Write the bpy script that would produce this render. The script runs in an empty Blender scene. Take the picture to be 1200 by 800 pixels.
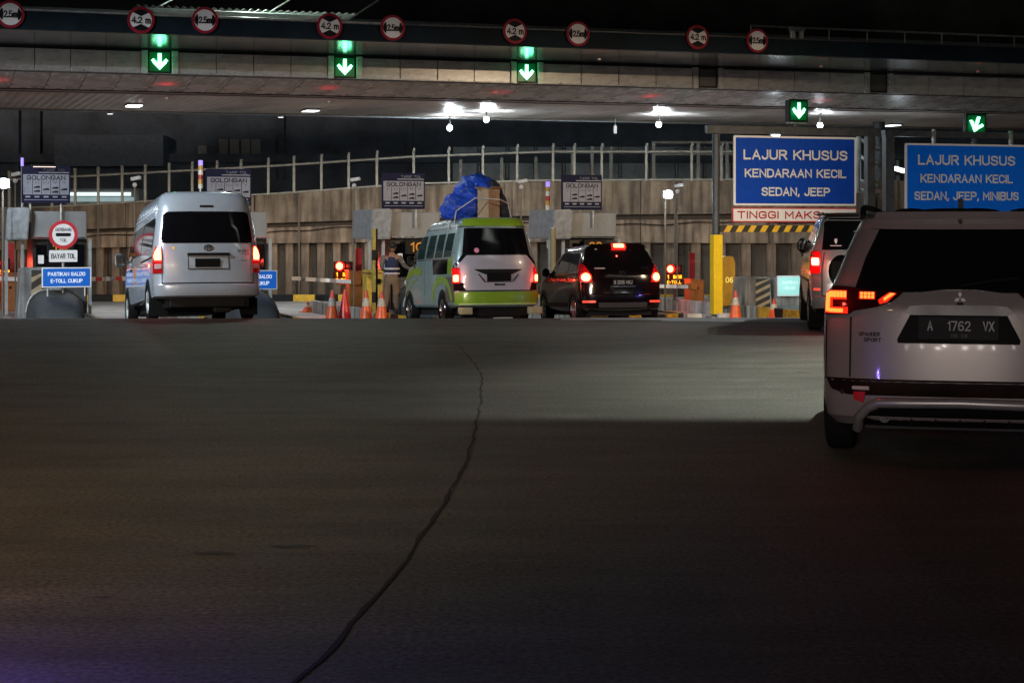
import bpy, bmesh, math, random
from mathutils import Vector, Matrix, noise
random.seed(7)
PI = math.pi
SC = bpy.context.scene
COL = SC.collection
# ------------------------------------------------------------------ camera
F = 2150.0; HOR = 267.0; H = 1.5            # focal length in photo pixels, horizon row, eye height
cd = bpy.data.cameras.new('camera'); cam = bpy.data.objects.new('camera', cd); COL.objects.link(cam)
cam.location = (0, 0, H); cam.rotation_euler = (PI/2, 0, 0)
cd.sensor_width = 36; cd.lens = F/1200*36; cd.shift_y = -(400-HOR)/1200; cd.clip_end = 3000; cd.clip_start = .1
SC.camera = cam
# ------------------------------------------------------------------ world, sun lamp as added frontal fill, exposure
w = bpy.data.worlds.new('World'); SC.world = w; w.use_nodes = True
nt = w.node_tree; bg = nt.nodes['Background']
sky = nt.nodes.new('ShaderNodeTexSky'); sky.sky_type = 'NISHITA'; sky.sun_disc = False
SUN_EL, SUN_ROT = math.radians(6.5), math.radians(195)
sky.sun_elevation = SUN_EL; sky.sun_rotation = SUN_ROT
nt.links.new(sky.outputs[0], bg.inputs[0]); bg.inputs[1].default_value = 0.003
sd = bpy.data.lights.new('frontal_fill', 'SUN'); sd.energy = .60; sd.angle = math.radians(4); sd.color = (1, .87, .77)
so = bpy.data.objects.new('frontal_fill', sd); COL.objects.link(so); so.rotation_euler = (PI/2-SUN_EL, 0, -math.radians(15))
SC.view_settings.view_transform = 'Standard'; SC.view_settings.look = 'None'
SC.view_settings.exposure = 0; SC.view_settings.gamma = 1
SC.cycles.use_denoising = True
SC.cycles.sample_clamp_indirect = 4
SC.cycles.max_bounces = 6

# ------------------------------------------------------------------ geometry of the place
AL = math.radians(18.96)                    # the plaza line runs away to the right
CA, SA = math.cos(AL), math.sin(AL)
OY = 46.84                                  # plaza origin lies straight ahead
def gz(y):                                  # road: level, crest, down to the plaza
    pts = [(-1e4, 0), (29.6, 0), (30.7, -.012), (32.6, -.12), (36.4, -.44), (39, -.54), (43, -.70), (47, -.86), (1e5, -.86)]
    for (a, za), (b, zb) in zip(pts, pts[1:]):
        if a <= y <= b: return za+(zb-za)*(y-a)/(b-a)
def P(px, py, s): return Vector(((px-600)/s, F/s, H+(HOR-py)/s))
def on(px, c):                              # plaza x of a picture column, at plaza depth c
    a = (px-600)/F
    return (a*(OY+c*CA)+c*SA)/(CA-a*SA)
def W(x, c, z=0): return Vector((x*CA-c*SA, OY+x*SA+c*CA, z))
def hgt(px, py, c):                         # height of a picture row, at plaza depth c
    p = W(on(px, c), c); return H+(HOR-py)*p.y/F

# ------------------------------------------------------------------ materials
_m = {}
def mat(name, col, rough=.6, metal=0, var=.12, scale=6, bump=0.0, coat=0, bscale=None, stretch=None, spec=.5, rvar=.08):
    if name in _m: return _m[name]
    m = bpy.data.materials.new(name); m.use_nodes = True; n = m.node_tree; L = n.links
    b = n.nodes['Principled BSDF']; b.inputs['Roughness'].default_value = rough; b.inputs['Metallic'].default_value = metal
    b.inputs['Coat Weight'].default_value = coat; b.inputs['Coat Roughness'].default_value = .05
    b.inputs['Specular IOR Level'].default_value = spec
    tc = n.nodes.new('ShaderNodeTexCoord'); src = tc.outputs['Object']
    if stretch:
        mp = n.nodes.new('ShaderNodeMapping'); mp.inputs['Scale'].default_value = stretch
        L.new(src, mp.inputs[0]); src = mp.outputs[0]
    nz = n.nodes.new('ShaderNodeTexNoise'); nz.inputs['Scale'].default_value = scale; nz.inputs['Detail'].default_value = 6
    nz.inputs['Roughness'].default_value = .65
    L.new(src, nz.inputs['Vector'])
    cr = n.nodes.new('ShaderNodeValToRGB')
    lo = [max(0, c*(1-var*2)) for c in col]; hi = [min(1, c*(1+var)) for c in col]
    cr.color_ramp.elements[0].position = .3; cr.color_ramp.elements[1].position = .7
    cr.color_ramp.elements[0].color = (*lo, 1); cr.color_ramp.elements[1].color = (*hi, 1)
    L.new(nz.outputs['Fac'], cr.inputs[0]); L.new(cr.outputs[0], b.inputs['Base Color'])
    mr = n.nodes.new('ShaderNodeMapRange'); mr.inputs['To Min'].default_value = max(.02, rough-rvar); mr.inputs['To Max'].default_value = min(1, rough+rvar)
    L.new(nz.outputs['Fac'], mr.inputs[0]); L.new(mr.outputs[0], b.inputs['Roughness'])
    if bump:
        n2 = n.nodes.new('ShaderNodeTexNoise'); n2.inputs['Scale'].default_value = bscale or scale*8; n2.inputs['Detail'].default_value = 4
        L.new(src, n2.inputs['Vector'])
        bp = n.nodes.new('ShaderNodeBump'); bp.inputs['Strength'].default_value = bump; bp.inputs['Distance'].default_value = .02
        L.new(n2.outputs['Fac'], bp.inputs['Height']); L.new(bp.outputs[0], b.inputs['Normal'])
    _m[name] = m; return m
def em(name, col, st):
    if name in _m: return _m[name]
    m = bpy.data.materials.new(name); m.use_nodes = True; n = m.node_tree
    b = n.nodes['Principled BSDF']; b.inputs['Base Color'].default_value = (*[c*.3 for c in col], 1); b.inputs['Roughness'].default_value = .3
    b.inputs['Emission Color'].default_value = (*col, 1); b.inputs['Emission Strength'].default_value = st
    _m[name] = m; return m
def road_mat():
    m = bpy.data.materials.new('asphalt'); m.use_nodes = True; n = m.node_tree; L = n.links; b = n.nodes['Principled BSDF']
    tc = n.nodes.new('ShaderNodeTexCoord')
    def nz(sc, det=6, st=(1, 1, 1), r=.6):
        mp = n.nodes.new('ShaderNodeMapping'); mp.inputs['Scale'].default_value = st; L.new(tc.outputs['Object'], mp.inputs[0])
        q = n.nodes.new('ShaderNodeTexNoise'); q.inputs['Scale'].default_value = sc; q.inputs['Detail'].default_value = det
        q.inputs['Roughness'].default_value = r
        L.new(mp.outputs[0], q.inputs['Vector']); return q.outputs['Fac']
    a, c, d, s = nz(.35, 4), nz(38, 3), nz(3.2, 5, (1, .6, 1)), nz(.9, 6, (.5, 2.0, 1), .75)
    def mix(f, x, y, t='MIX'):
        q = n.nodes.new('ShaderNodeMix'); q.data_type = 'RGBA'; q.blend_type = t
        for k, v in ((0, f), (6, x), (7, y)):
            if isinstance(v, (tuple, float, int)): q.inputs[k].default_value = v
            else: L.new(v, q.inputs[k])
        return q.outputs[2]
    def ramp(x, p0, p1, c0, c1):
        q = n.nodes.new('ShaderNodeValToRGB'); e = q.color_ramp.elements
        e[0].position = p0; e[1].position = p1; e[0].color = (*c0, 1); e[1].color = (*c1, 1); L.new(x, q.inputs[0]); return q.outputs[0]
    base = ramp(a, .35, .65, (.080, .070, .058), (.118, .106, .090))
    g = mix(1.0, base, ramp(c, .32, .68, (.30, .30, .30), (1.6, 1.6, 1.6)), 'MULTIPLY')
    g = mix(1.0, g, ramp(d, .3, .7, (.78, .77, .76), (1.12, 1.12, 1.12)), 'MULTIPLY')
    g = mix(1.0, g, ramp(s, .34, .62, (.62, .61, .60), (1.1, 1.1, 1.1)), 'MULTIPLY')
    L.new(g, b.inputs['Base Color'])
    rr = n.nodes.new('ShaderNodeMapRange'); rr.inputs['To Min'].default_value = .5; rr.inputs['To Max'].default_value = .85
    L.new(d, rr.inputs[0]); L.new(rr.outputs[0], b.inputs['Roughness']); b.inputs['Specular IOR Level'].default_value = .35
    ad = n.nodes.new('ShaderNodeMath'); ad.operation = 'ADD'; L.new(c, ad.inputs[0]); L.new(s, ad.inputs[1])
    bp = n.nodes.new('ShaderNodeBump'); bp.inputs['Strength'].default_value = .5; bp.inputs['Distance'].default_value = .006
    L.new(ad.outputs[0], bp.inputs['Height']); L.new(bp.outputs[0], b.inputs['Normal'])
    return m
def wall_mat(name, col):
    m = mat(name, col, .85, var=.22, scale=1.3, bump=.4, bscale=14); n = m.node_tree; L = n.links
    b = n.nodes['Principled BSDF']; cr = [q for q in n.nodes if q.type == 'VALTORGB'][0]
    tc = n.nodes['Texture Coordinate']; mp = n.nodes.new('ShaderNodeMapping'); mp.inputs['Scale'].default_value = (3.5, 3.5, .35)
    nz = n.nodes.new('ShaderNodeTexNoise'); nz.inputs['Scale'].default_value = 1.5; nz.inputs['Detail'].default_value = 7
    L.new(tc.outputs['Object'], mp.inputs[0]); L.new(mp.outputs[0], nz.inputs['Vector'])
    r2 = n.nodes.new('ShaderNodeValToRGB'); e = r2.color_ramp.elements; e[0].position = .36; e[1].position = .60
    e[0].color = (.28, .23, .20, 1); e[1].color = (1.1, 1.1, 1.1, 1); L.new(nz.outputs['Fac'], r2.inputs[0])
    mx = n.nodes.new('ShaderNodeMix'); mx.data_type = 'RGBA'; mx.blend_type = 'MULTIPLY'; mx.inputs[0].default_value = .75
    L.new(cr.outputs[0], mx.inputs[6]); L.new(r2.outputs[0], mx.inputs[7]); L.new(mx.outputs[2], b.inputs['Base Color'])
    return m
GLASS = mat('dark_glass', (.004, .004, .005), .06, var=.1, rvar=.02, spec=.35)
RUBBER = mat('rubber', (.006, .006, .006), .85, bump=.2, spec=.12)
BLACK = mat('black_plastic', (.008, .008, .008), .5, bump=.1, spec=.2)
CHROME = mat('chrome', (.75, .75, .78), .15, 1)
STEEL = mat('galvanised_steel', (.42, .42, .40), .5, .6, var=.25, scale=9)
DKSTEEL = mat('dark_painted_steel', (.075, .08, .085), .5, .3, var=.25)
WHITEP = mat('white_sign_sheet', (.80, .78, .77), .5, var=.04)
REDP = mat('red_sign_sheet', (.55, .02, .035), .45, var=.08)
BLUEP = mat('blue_sign_sheet', (.006, .060, .42), .5, var=.06, spec=.1)
BLUE2 = mat('bright_blue_sign_sheet', (.006, .17, .85), .5, var=.05, spec=.1)
INK = mat('black_sign_ink', (.008, .008, .011), .5, spec=.15)
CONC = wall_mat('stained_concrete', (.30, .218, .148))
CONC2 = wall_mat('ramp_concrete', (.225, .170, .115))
GREYC = wall_mat('grey_concrete', (.30, .30, .30))
BOOTHG = mat('booth_grey_panel', (.22, .225, .23), .45, .1, var=.12, scale=2)
YEL = mat('yellow_paint', (.72, .42, .02), .45, var=.18, scale=5)
BLKP = mat('black_paint', (.012, .012, .012), .55, spec=.2)
ORANGE = mat('orange_brown_cabinet', (.36, .12, .025), .5, var=.15)
PVC = mat('orange_cone_plastic', (.85, .13, .03), .4, var=.15, scale=12)
PVCR = mat('red_cone_plastic', (.75, .03, .025), .35, var=.12)
WHT = em('white_led', (.80, .92, 1), 22)
GRN = em('green_led', (.40, 1, .65), 5)
REDL = em('red_lamp', (1, .03, .02), 5)
REDH = em('hot_red_lamp', (1, .25, .10), 7)
REDD = mat('red_lens', (.35, .008, .01), .15, coat=.5)
REDG = em('lit_red_lens', (1, .02, .015), .9)
AMB = em('amber_led', (1, .42, .02), 3)

# ------------------------------------------------------------------ mesh helpers
def link(name, me, m, parent=None, loc=None):
    o = bpy.data.objects.new(name, me); COL.objects.link(o)
    if m is not None and len(me.materials) == 0: me.materials.append(m)
    if parent is not None: o.parent = parent
    if loc is not None: o.location = loc
    return o
def obj(name, bm, m, parent=None, smooth=None, loc=None):
    bmesh.ops.recalc_face_normals(bm, faces=bm.faces)
    me = bpy.data.meshes.new(name); bm.to_mesh(me); bm.free()
    if smooth is not None:
        for p in me.polygons: p.use_smooth = True
        me.set_sharp_from_angle(angle=math.radians(smooth))
    return link(name, me, m, parent, loc)
def thing(name, label, cat, loc, rz=0, group=None, rx=0):
    o = bpy.data.objects.new(name, None); COL.objects.link(o); o.empty_display_size = .2
    o.rotation_mode = 'XYZ'; o.location = loc; o.rotation_euler = (rx, 0, rz); tag(o, label, cat, group); return o
def tag(o, label, cat, group=None):
    o['label'] = label; o['category'] = cat
    if group: o['group'] = group
    return o
def struct(o): o['kind'] = 'structure'; return o
def BM(): return bmesh.new()
def box(bm, c, s, rz=0, rx=0, ry=0, bev=0):
    M = Matrix.Translation(c) @ Matrix.Rotation(rz, 4, 'Z') @ Matrix.Rotation(ry, 4, 'Y') @ Matrix.Rotation(rx, 4, 'X') @ Matrix.Diagonal((*s, 1))
    r = bmesh.ops.create_cube(bm, size=1, matrix=M)
    if bev:
        es = list({e for v in r['verts'] for e in v.link_edges})
        bmesh.ops.bevel(bm, geom=es, offset=bev, segments=2, affect='EDGES', profile=.6)
    return bm
def cyl(bm, a, b, r, r2=None, n=12, caps=True):
    a, b = Vector(a), Vector(b); d = b-a; r2 = r if r2 is None else r2
    M = Matrix.Translation((a+b)/2) @ d.to_track_quat('Z', 'Y').to_matrix().to_4x4()
    bmesh.ops.create_cone(bm, cap_ends=caps, segments=n, radius1=r, radius2=r2, depth=d.length, matrix=M); return bm
def sph(bm, c, r, n=12, sc=(1, 1, 1)):
    bmesh.ops.create_uvsphere(bm, u_segments=n, v_segments=max(6, n//2), radius=r, matrix=Matrix.Translation(c) @ Matrix.Diagonal((*sc, 1))); return bm
def lathe(bm, prof, axis='Z', n=28, c=(0, 0, 0), close=False):
    R = []
    for i in range(n):
        t = 2*PI*i/n; ring = []
        for r, h in prof:
            q = {'Z': (r*math.cos(t), r*math.sin(t), h), 'X': (h, r*math.cos(t), r*math.sin(t)), 'Y': (r*math.cos(t), h, r*math.sin(t))}[axis]
            ring.append(bm.verts.new(Vector(q)+Vector(c)))
        R.append(ring)
    k = len(prof)
    for i in range(n):
        A, B = R[i], R[(i+1) % n]
        for j in range(k if close else k-1):
            bm.faces.new((A[j], A[(j+1) % k], B[(j+1) % k], B[j]))
    return bm
def tube(bm, pts, r, n=8):
    pts = [Vector(p) for p in pts]; R = []
    for i, p in enumerate(pts):
        d = (pts[min(i+1, len(pts)-1)]-pts[max(i-1, 0)]).normalized(); q = d.to_track_quat('Z', 'Y')
        R.append([bm.verts.new(p+q @ Vector((r*math.cos(2*PI*k/n), r*math.sin(2*PI*k/n), 0))) for k in range(n)])
    for A, B in zip(R, R[1:]):
        for k in range(n): bm.faces.new((A[k], A[(k+1) % n], B[(k+1) % n], B[k]))
    bm.faces.new(R[0]); bm.faces.new(R[-1]); return bm
def prism(bm, pts, y0, y1):                 # outline in x,z pushed along y
    A = [bm.verts.new((x, y0, z)) for x, z in pts]; B = [bm.verts.new((x, y1, z)) for x, z in pts]
    bm.faces.new(A); bm.faces.new(B)
    for i in range(len(pts)): bm.faces.new((A[i], A[(i+1) % len(pts)], B[(i+1) % len(pts)], B[i]))
    return bm
def sprism(bm, pts, x0, x1):                # outline in y,z pushed along x
    A = [bm.verts.new((x0, y, z)) for y, z in pts]; B = [bm.verts.new((x1, y, z)) for y, z in pts]
    bm.faces.new(A); bm.faces.new(B)
    for i in range(len(pts)): bm.faces.new((A[i], A[(i+1) % len(pts)], B[(i+1) % len(pts)], B[i]))
    return bm
def rrect(x0, z0, x1, z1, r, n=4):
    out = []
    for cx, cz, a in ((x1-r, z1-r, 0), (x0+r, z1-r, 90), (x0+r, z0+r, 180), (x1-r, z0+r, 270)):
        for k in range(n+1):
            t = math.radians(a+90*k/n); out.append((cx+r*math.cos(t), cz+r*math.sin(t)))
    return out
def disc(cx, cz, r, n=32, a0=0): return [(cx+r*math.cos(a0+2*PI*k/n), cz+r*math.sin(a0+2*PI*k/n)) for k in range(n)]
GL = {
'A': '0,0 2,6 4,0|.8,2 3.2,2', 'B': '0,0 0,6 2.8,6 3.6,5.4 3.6,3.8 2.8,3.2 0,3.2|2.8,3.2 3.8,2.5 3.8,.7 2.9,0 0,0', 'C': '3.9,4.6 3.3,5.7 2,6 .7,5.7 0,4.5 0,1.5 .7,.3 2,0 3.3,.3 3.9,1.4',
'D': '0,0 0,6 2.2,6 3.4,5.5 4,4.3 4,1.7 3.4,.5 2.2,0 0,0', 'E': '3.5,6 0,6 0,0 3.5,0|0,3.1 2.9,3.1', 'F': '3.5,6 0,6 0,0|0,3.1 2.9,3.1', 'G': '3.9,4.7 3.3,5.7 2,6 .7,5.7 0,4.5 0,1.5 .7,.3 2,0 3.3,.3 4,1.2 4,2.8 2.2,2.8',
'H': '0,0 0,6|4,0 4,6|0,3.1 4,3.1', 'I': '0,0 0,6', 'J': '3,6 3,1.4 2.4,.3 1.3,0 .4,.4 0,1.4', 'K': '0,0 0,6|3.8,6 0,2.4|1.3,3.6 3.9,0', 'L': '0,6 0,0 3.4,0', 'M': '0,0 0,6 2.2,2 4.4,6 4.4,0', 'N': '0,0 0,6 4,0 4,6',
'O': '2,6 .7,5.6 0,4.5 0,1.5 .7,.4 2,0 3.3,.4 4,1.5 4,4.5 3.3,5.6 2,6', 'P': '0,0 0,6 2.8,6 3.8,5.2 3.8,3.6 2.8,2.8 0,2.8', 'R': '0,0 0,6 2.8,6 3.7,5.3 3.7,3.7 2.8,3 0,3|2.1,3 3.9,0',
'S': '3.7,4.8 3.1,5.7 1.9,6 .7,5.7 .1,4.8 .3,3.8 1.4,3.2 2.7,2.9 3.7,2.2 3.8,1.2 3.1,.3 1.9,0 .7,.3 0,1.3', 'T': '0,6 4,6|2,6 2,0', 'U': '0,6 0,1.6 .6,.4 2,0 3.4,.4 4,1.6 4,6', 'V': '0,6 2,0 4,6', 'W': '0,6 1.2,0 2.5,5 3.8,0 5,6', 'X': '0,0 4,6|0,6 4,0', 'Y': '0,6 2,3 4,6|2,3 2,0', 'Z': '0,6 4,6 0,0 4,0',
'0': '1.9,6 .6,5.5 0,4.2 0,1.8 .6,.5 1.9,0 3.2,.5 3.8,1.8 3.8,4.2 3.2,5.5 1.9,6', '1': '0,4.8 1.2,6 1.2,0', '2': '.1,4.6 .8,5.7 1.9,6 3.1,5.6 3.6,4.5 3.2,3.3 0,0 3.8,0', '3': '.2,5 1,5.9 2,6 3.3,5.4 3.4,4 2.4,3.2 1.4,3.2|2.4,3.2 3.7,2.4 3.7,1 2.8,.1 1.6,0 .5,.3 0,1.1', '4': '3,0 3,6 0,1.8 4,1.8',
'5': '3.5,6 .4,6 .2,3.2 1.4,3.8 2.7,3.6 3.7,2.6 3.6,1 2.6,.1 1.2,0 .1,.8', '6': '3.4,5.4 2.2,6 .9,5.4 .1,3.8 0,1.8 .6,.4 1.9,0 3.2,.4 3.8,1.7 3.3,3 2,3.5 .7,3 .1,2', '7': '0,6 3.8,6 1.4,0', '8': '1.9,3.2 .5,3.8 .4,5.2 1.9,6 3.4,5.2 3.3,3.8 1.9,3.2 .2,2.3 .1,.9 1.9,0 3.7,.9 3.6,2.3 1.9,3.2', '9': '.4,.5 1.6,0 2.9,.6 3.7,2.2 3.8,4.2 3.2,5.6 1.9,6 .6,5.6 0,4.3 .5,3 1.8,2.5 3.1,3 3.7,4',
'.': '0,0 0,.5', ',': '.4,.5 0,-.9', '-': '0,2.8 2,2.8', 'm': '0,0 0,4|0,3 .8,4 1.8,4 2.4,3.2 2.4,0|2.4,3.2 3.2,4 4.2,4 4.8,3.2 4.8,0', 'a': '3,4 3,0|3,1 2,0 .8,0 0,1 0,3 .8,4 2.2,4 3,3.2', 'r': '0,0 0,4|0,2.8 1,4 2,4', 'e': '0,2.2 3,2.2 3,3.2 2.2,4 .8,4 0,3.2 0,.8 .8,0 2.6,0', 't': '1,6 1,.6 2,0|0,4 2.2,4', 'v': '0,4 1.4,0 2.8,4', 'l': '0,6 0,0'}
def flat(u, v, o): return Vector((u, -o, v))
def text(s, cx, cz, wd, ht, m, parent, mapf=flat, bold=.02, off=.006, y=0, name='lettering'):
    S = []; x = 0
    for ch in s:
        if ch == ' ': x += 3.0; continue
        st = [[tuple(float(q) for q in p.split(',')) for p in l.split()] for l in GL[ch].split('|')]
        wmax = max(p[0] for l in st for p in l)
        for l in st: S.append([(p[0]+x, p[1]) for p in l])
        x += wmax+1.55
    x -= 1.55; lt = ht*(.105+bold*1.6); k = max(.01, wd-lt)/max(x, .5); kz = (ht-lt)/6
    if x < .5: k = 1
    V, Fc = [], []
    for i, l in enumerate(S):
        P_ = [Vector((cx-(wd-lt)/2+p[0]*k if x >= .5 else cx, cz-(ht-lt)/2+p[1]*kz)) for p in l]; n = len(P_); cl = (P_[0]-P_[-1]).length < 1e-6
        if cl: P_ = P_[:-1]; n -= 1
        sd_ = []
        for a in range(n):
            d0 = (P_[a]-P_[a-1]).normalized() if (a or cl) else None; d1 = (P_[(a+1) % n]-P_[a]).normalized() if (a < n-1 or cl) else None
            d0 = d0 or d1; d1 = d1 or d0; n0 = Vector((-d0.y, d0.x)); n1 = Vector((-d1.y, d1.x)); b = n0+n1
            b = n0 if b.length < .2 else b.normalized(); c_ = max(.5, b.dot(n0)); e = Vector((0, 0))
            if not cl and a == 0: e = -d1*lt*.5
            if not cl and a == n-1: e = d0*lt*.5
            sd_.append((P_[a]+b*lt/2/c_+e, P_[a]-b*lt/2/c_+e))
        base = len(V)
        for q in sd_:
            for p in q: p = mapf(p.x, p.y, off+i*.0003); p.y += y; V.append(p)
        for a in range(n if cl else n-1):
            c2_ = (a+1) % n; Fc.append((base+2*a, base+2*a+1, base+2*c2_+1, base+2*c2_))
    me = bpy.data.meshes.new(name); me.from_pydata(V, [], Fc); o = link(name, me, m, parent); o['kind'] = 'stuff' if len(s) > 1 else 'stuff'; return o
def slab(name, pts, m, parent, y0=0, t=.02): # flat plate, front face at -y0
    return obj(name, prism(BM(), pts, -y0, -y0+t), m, parent)
def lamp(kind, loc, energy, col, parent=None, r=.1, target=None, spot=None, blend=.3, name='light'):
    d = bpy.data.lights.new(name, kind); d.energy = energy; d.color = col
    if kind != 'AREA': d.shadow_soft_size = r
    else: d.size = r
    if spot: d.spot_size = math.radians(spot); d.spot_blend = blend
    o = bpy.data.objects.new(name, d); COL.objects.link(o); o.location = loc
    if target is not None: o.rotation_euler = (Vector(target)-Vector(loc)).to_track_quat('-Z', 'Y').to_euler()
    if parent is not None: o.parent = parent
    return o

# ================================================================== SETTING
ys = [-60, -20, 0, 6, 12, 18, 24, 29.6]+[29.6+.25*k for k in range(1, 20)]+[36.4, 37.5, 39, 41, 43, 45, 47, 55, 70, 120, 400, 1500]
bm = BM(); rows = []
for y in ys: rows.append([bm.verts.new((x, y, gz(y))) for x in (-800, -60, -20, -8, 0, 8, 20, 60, 800)])
for A, B in zip(rows, rows[1:]):
    for k in range(8): bm.faces.new((A[k], A[k+1], B[k+1], B[k]))
struct(obj('road', bm, road_mat(), smooth=40))
# long crack in the road
ck = [(534, 402), (541, 409), (549, 418), (556, 426), (561, 434), (566, 444), (563, 452), (563, 470), (560, 486), (556, 508), (551, 528), (543, 548), (532, 570), (520, 590), (505, 612), (492, 632), (476, 656), (460, 676), (441, 698), (420, 722), (398, 748), (372, 776), (345, 802), (300, 850)]
bm = BM(); L_, R_ = [], []
pts = []
for i, (px, py) in enumerate(ck):
    Y = H*F/(py-HOR); pts.append(Vector(((px-600)*Y/F, Y, 0)))
fine = []
for a, b in zip(pts, pts[1:]):
    n = max(2, int((a-b).length/.12))
    for k in range(n):
        p = a.lerp(b, k/n); d = (b-a).normalized(); nn = Vector((-d.y, d.x, 0))
        fine.append(p+nn*(noise.noise(p*2.3)*.022+noise.noise(p*9)*.010))
for i, p in enumerate(fine):
    wd = .005+.009*(noise.noise(p*3.1)+.6)+.004*noise.noise(p*14)
    wd *= .45+.55*min(1, (pts[0].y-p.y)/8+.15)
    L_.append(bm.verts.new((p.x-wd, p.y, .004))); R_.append(bm.verts.new((p.x+wd, p.y, .004)))
for i in range(len(fine)-1): bm.faces.new((L_[i], R_[i], R_[i+1], L_[i+1]))
for px, py, qx, qy in ((566, 446, 578, 448), (556, 508, 546, 503), (505, 612, 521, 619), (441, 698, 425, 693), (563, 470, 571, 476)):
    Ya, Yb = H*F/(py-HOR), H*F/(qy-HOR); a_, b_2 = Vector(((px-600)*Ya/F, Ya, .004)), Vector(((qx-600)*Yb/F, Yb, .004)); m_2 = a_.lerp(b_2, .5)+Vector((0, .03, 0))
    q = [bm.verts.new(v_) for v_ in (a_+Vector((0, -.012, 0)), m_2+Vector((0, -.007, 0)), b_2, m_2+Vector((0, .007, 0)), a_+Vector((0, .012, 0)))]; bm.faces.new(q)
struct(obj('road_crack', bm, mat('tar_filled_crack', (.010, .008, .007), .9)))
# small dark scuffs on the road
bm = BM(); rs = random.Random(3)
for px, py, wpx in [(250, 648, 46), (345, 640, 50), (500, 395, 20), (835, 431, 16), (765, 431, 14), (940, 436, 14), (985, 434, 10), (730, 438, 10), (420, 540, 22), (120, 700, 26), (690, 610, 26)]:
    Y = H*F/(py-HOR); x = (px-600)*Y/F; l = wpx*Y/F; q = []
    for k in range(14):
        t = 2*PI*k/14; q.append(bm.verts.new((x+math.cos(t)*l/2*(1+.2*rs.random()), Y+math.sin(t)*l*.12*(1+.8*rs.random()), .003)))
    bm.faces.new(q)
struct(obj('road_stain', bm, mat('oil_stain', (.028, .025, .022), .7)))
# pale concrete apron just over the crest on the right
bm = BM(); q0 = []; q1 = []
for k in range(13):
    x = .8+k*.8; q0.append(bm.verts.new((x, 29.2+max(0, .8-.25*k), .006)))
    q1.append([bm.verts.new((x, y, gz(y)+.010)) for y in (29.6, 30.1, 30.7, 31.65, 32.6, 34.5)])
for k in range(12):
    A = [q0[k]]+q1[k]; B = [q0[k+1]]+q1[k+1]
    for i in range(len(A)-1): 
        if i == 0 and A[0].co.y > 29.55: continue
        bm.faces.new((A[i], B[i], B[i+1], A[i+1]))
struct(obj('concrete_apron', bm, mat('pale_apron_concrete', (.27, .27, .28), .6, var=.2, scale=2, bump=.3)))

# pale concrete paving of the plaza beyond the crest
bm = BM(); rows = []
for y in [36.4, 37.5, 39, 41, 43, 45, 47, 55, 70]: rows.append([bm.verts.new((x, y, gz(y)+.005)) for x in (-50, -25, -8, 0, 8, 25, 50)])
for A, B in zip(rows, rows[1:]):
    for k in range(6): bm.faces.new((A[k], A[k+1], B[k+1], B[k]))
struct(obj('plaza_paving', bm, mat('plaza_concrete', (.38, .37, .35), .6, var=.2, scale=.8, bump=.3, bscale=30)))

# ---- toll canopy -----------------------------------------------------------
cano = thing('toll_canopy', 'long pale panelled canopy roof spanning all toll lanes across the top of the photo', 'canopy', W(0, 0, 0), AL)
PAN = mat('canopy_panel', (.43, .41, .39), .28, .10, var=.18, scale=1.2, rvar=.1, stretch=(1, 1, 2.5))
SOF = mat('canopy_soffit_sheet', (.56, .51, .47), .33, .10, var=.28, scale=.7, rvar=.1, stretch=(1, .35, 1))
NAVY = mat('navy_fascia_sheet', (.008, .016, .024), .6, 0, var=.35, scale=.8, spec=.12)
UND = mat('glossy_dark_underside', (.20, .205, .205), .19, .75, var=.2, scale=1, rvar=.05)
XL, XR = -20, 24
z55, z80 = 5.74, 5.2
bm = BM(); box(bm, ((XL+XR)/2, -3.42, 5.975), (XR-XL, .12, .39)); obj('upper_fascia', bm, NAVY, cano)
bm = BM(); box(bm, ((XL+XR)/2, -3.42, 6.185), (XR-XL, .20, .03)); obj('coping', bm, DKSTEEL, cano)
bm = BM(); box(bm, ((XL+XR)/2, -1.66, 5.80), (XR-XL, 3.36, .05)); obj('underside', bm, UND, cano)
bm = BM(); box(bm, ((XL+XR)/2, .12, 5.47), (XR-XL, .10, .62)); obj('backing_board', bm, mat('backing_dark', (.05, .05, .05), .8), cano)
bm = BM(); box(bm, ((XL+XR)/2, -.05, 5.765), (XR-XL, .12, .03)); obj('dark_trim', bm, BLKP, cano)  # black strip along the top of the fascia panels
PW = .93
boxes = [(187, 1), (404, 1), (617, 1), (829, 0), (1029, 0), (-25, 1), (1225, 0)]
bx = sorted(on(p, 0) for p, _ in boxes)
bx = [bx[0]-9.3, bx[0]-4.65]+bx+[bx[-1]+4.65, bx[-1]+9.3]
for b0_, b1_ in zip(bx, bx[1:]):
    w4 = (b1_-b0_-.88)/4
    for k in range(4):
        bm = BM(); box(bm, (0, 0, .255), (w4-.02, .05, .50), bev=.006)
        o = obj('fascia_panel', bm, PAN, cano, loc=(b0_+.44+w4*(k+.5), 0, z80)); o.rotation_euler = (random.uniform(-.008, .008), 0, 0)
    w5 = (b1_-b0_)/5
    for k in range(5):
        bm = BM(); sprism(bm, [(.0, -.005), (2.36, -.262), (2.36, -.235), (.0, .02)], -w5/2+.008, w5/2-.008)
        obj('slope_panel', bm, PAN, cano, loc=(b0_+w5*(k+.5), 0, z80-.004))
bm = BM(); box(bm, ((XL+XR)/2, 2.42, 4.945), (XR-XL, .07, .07)); obj('drip_edge', bm, BLKP, cano)
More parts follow.
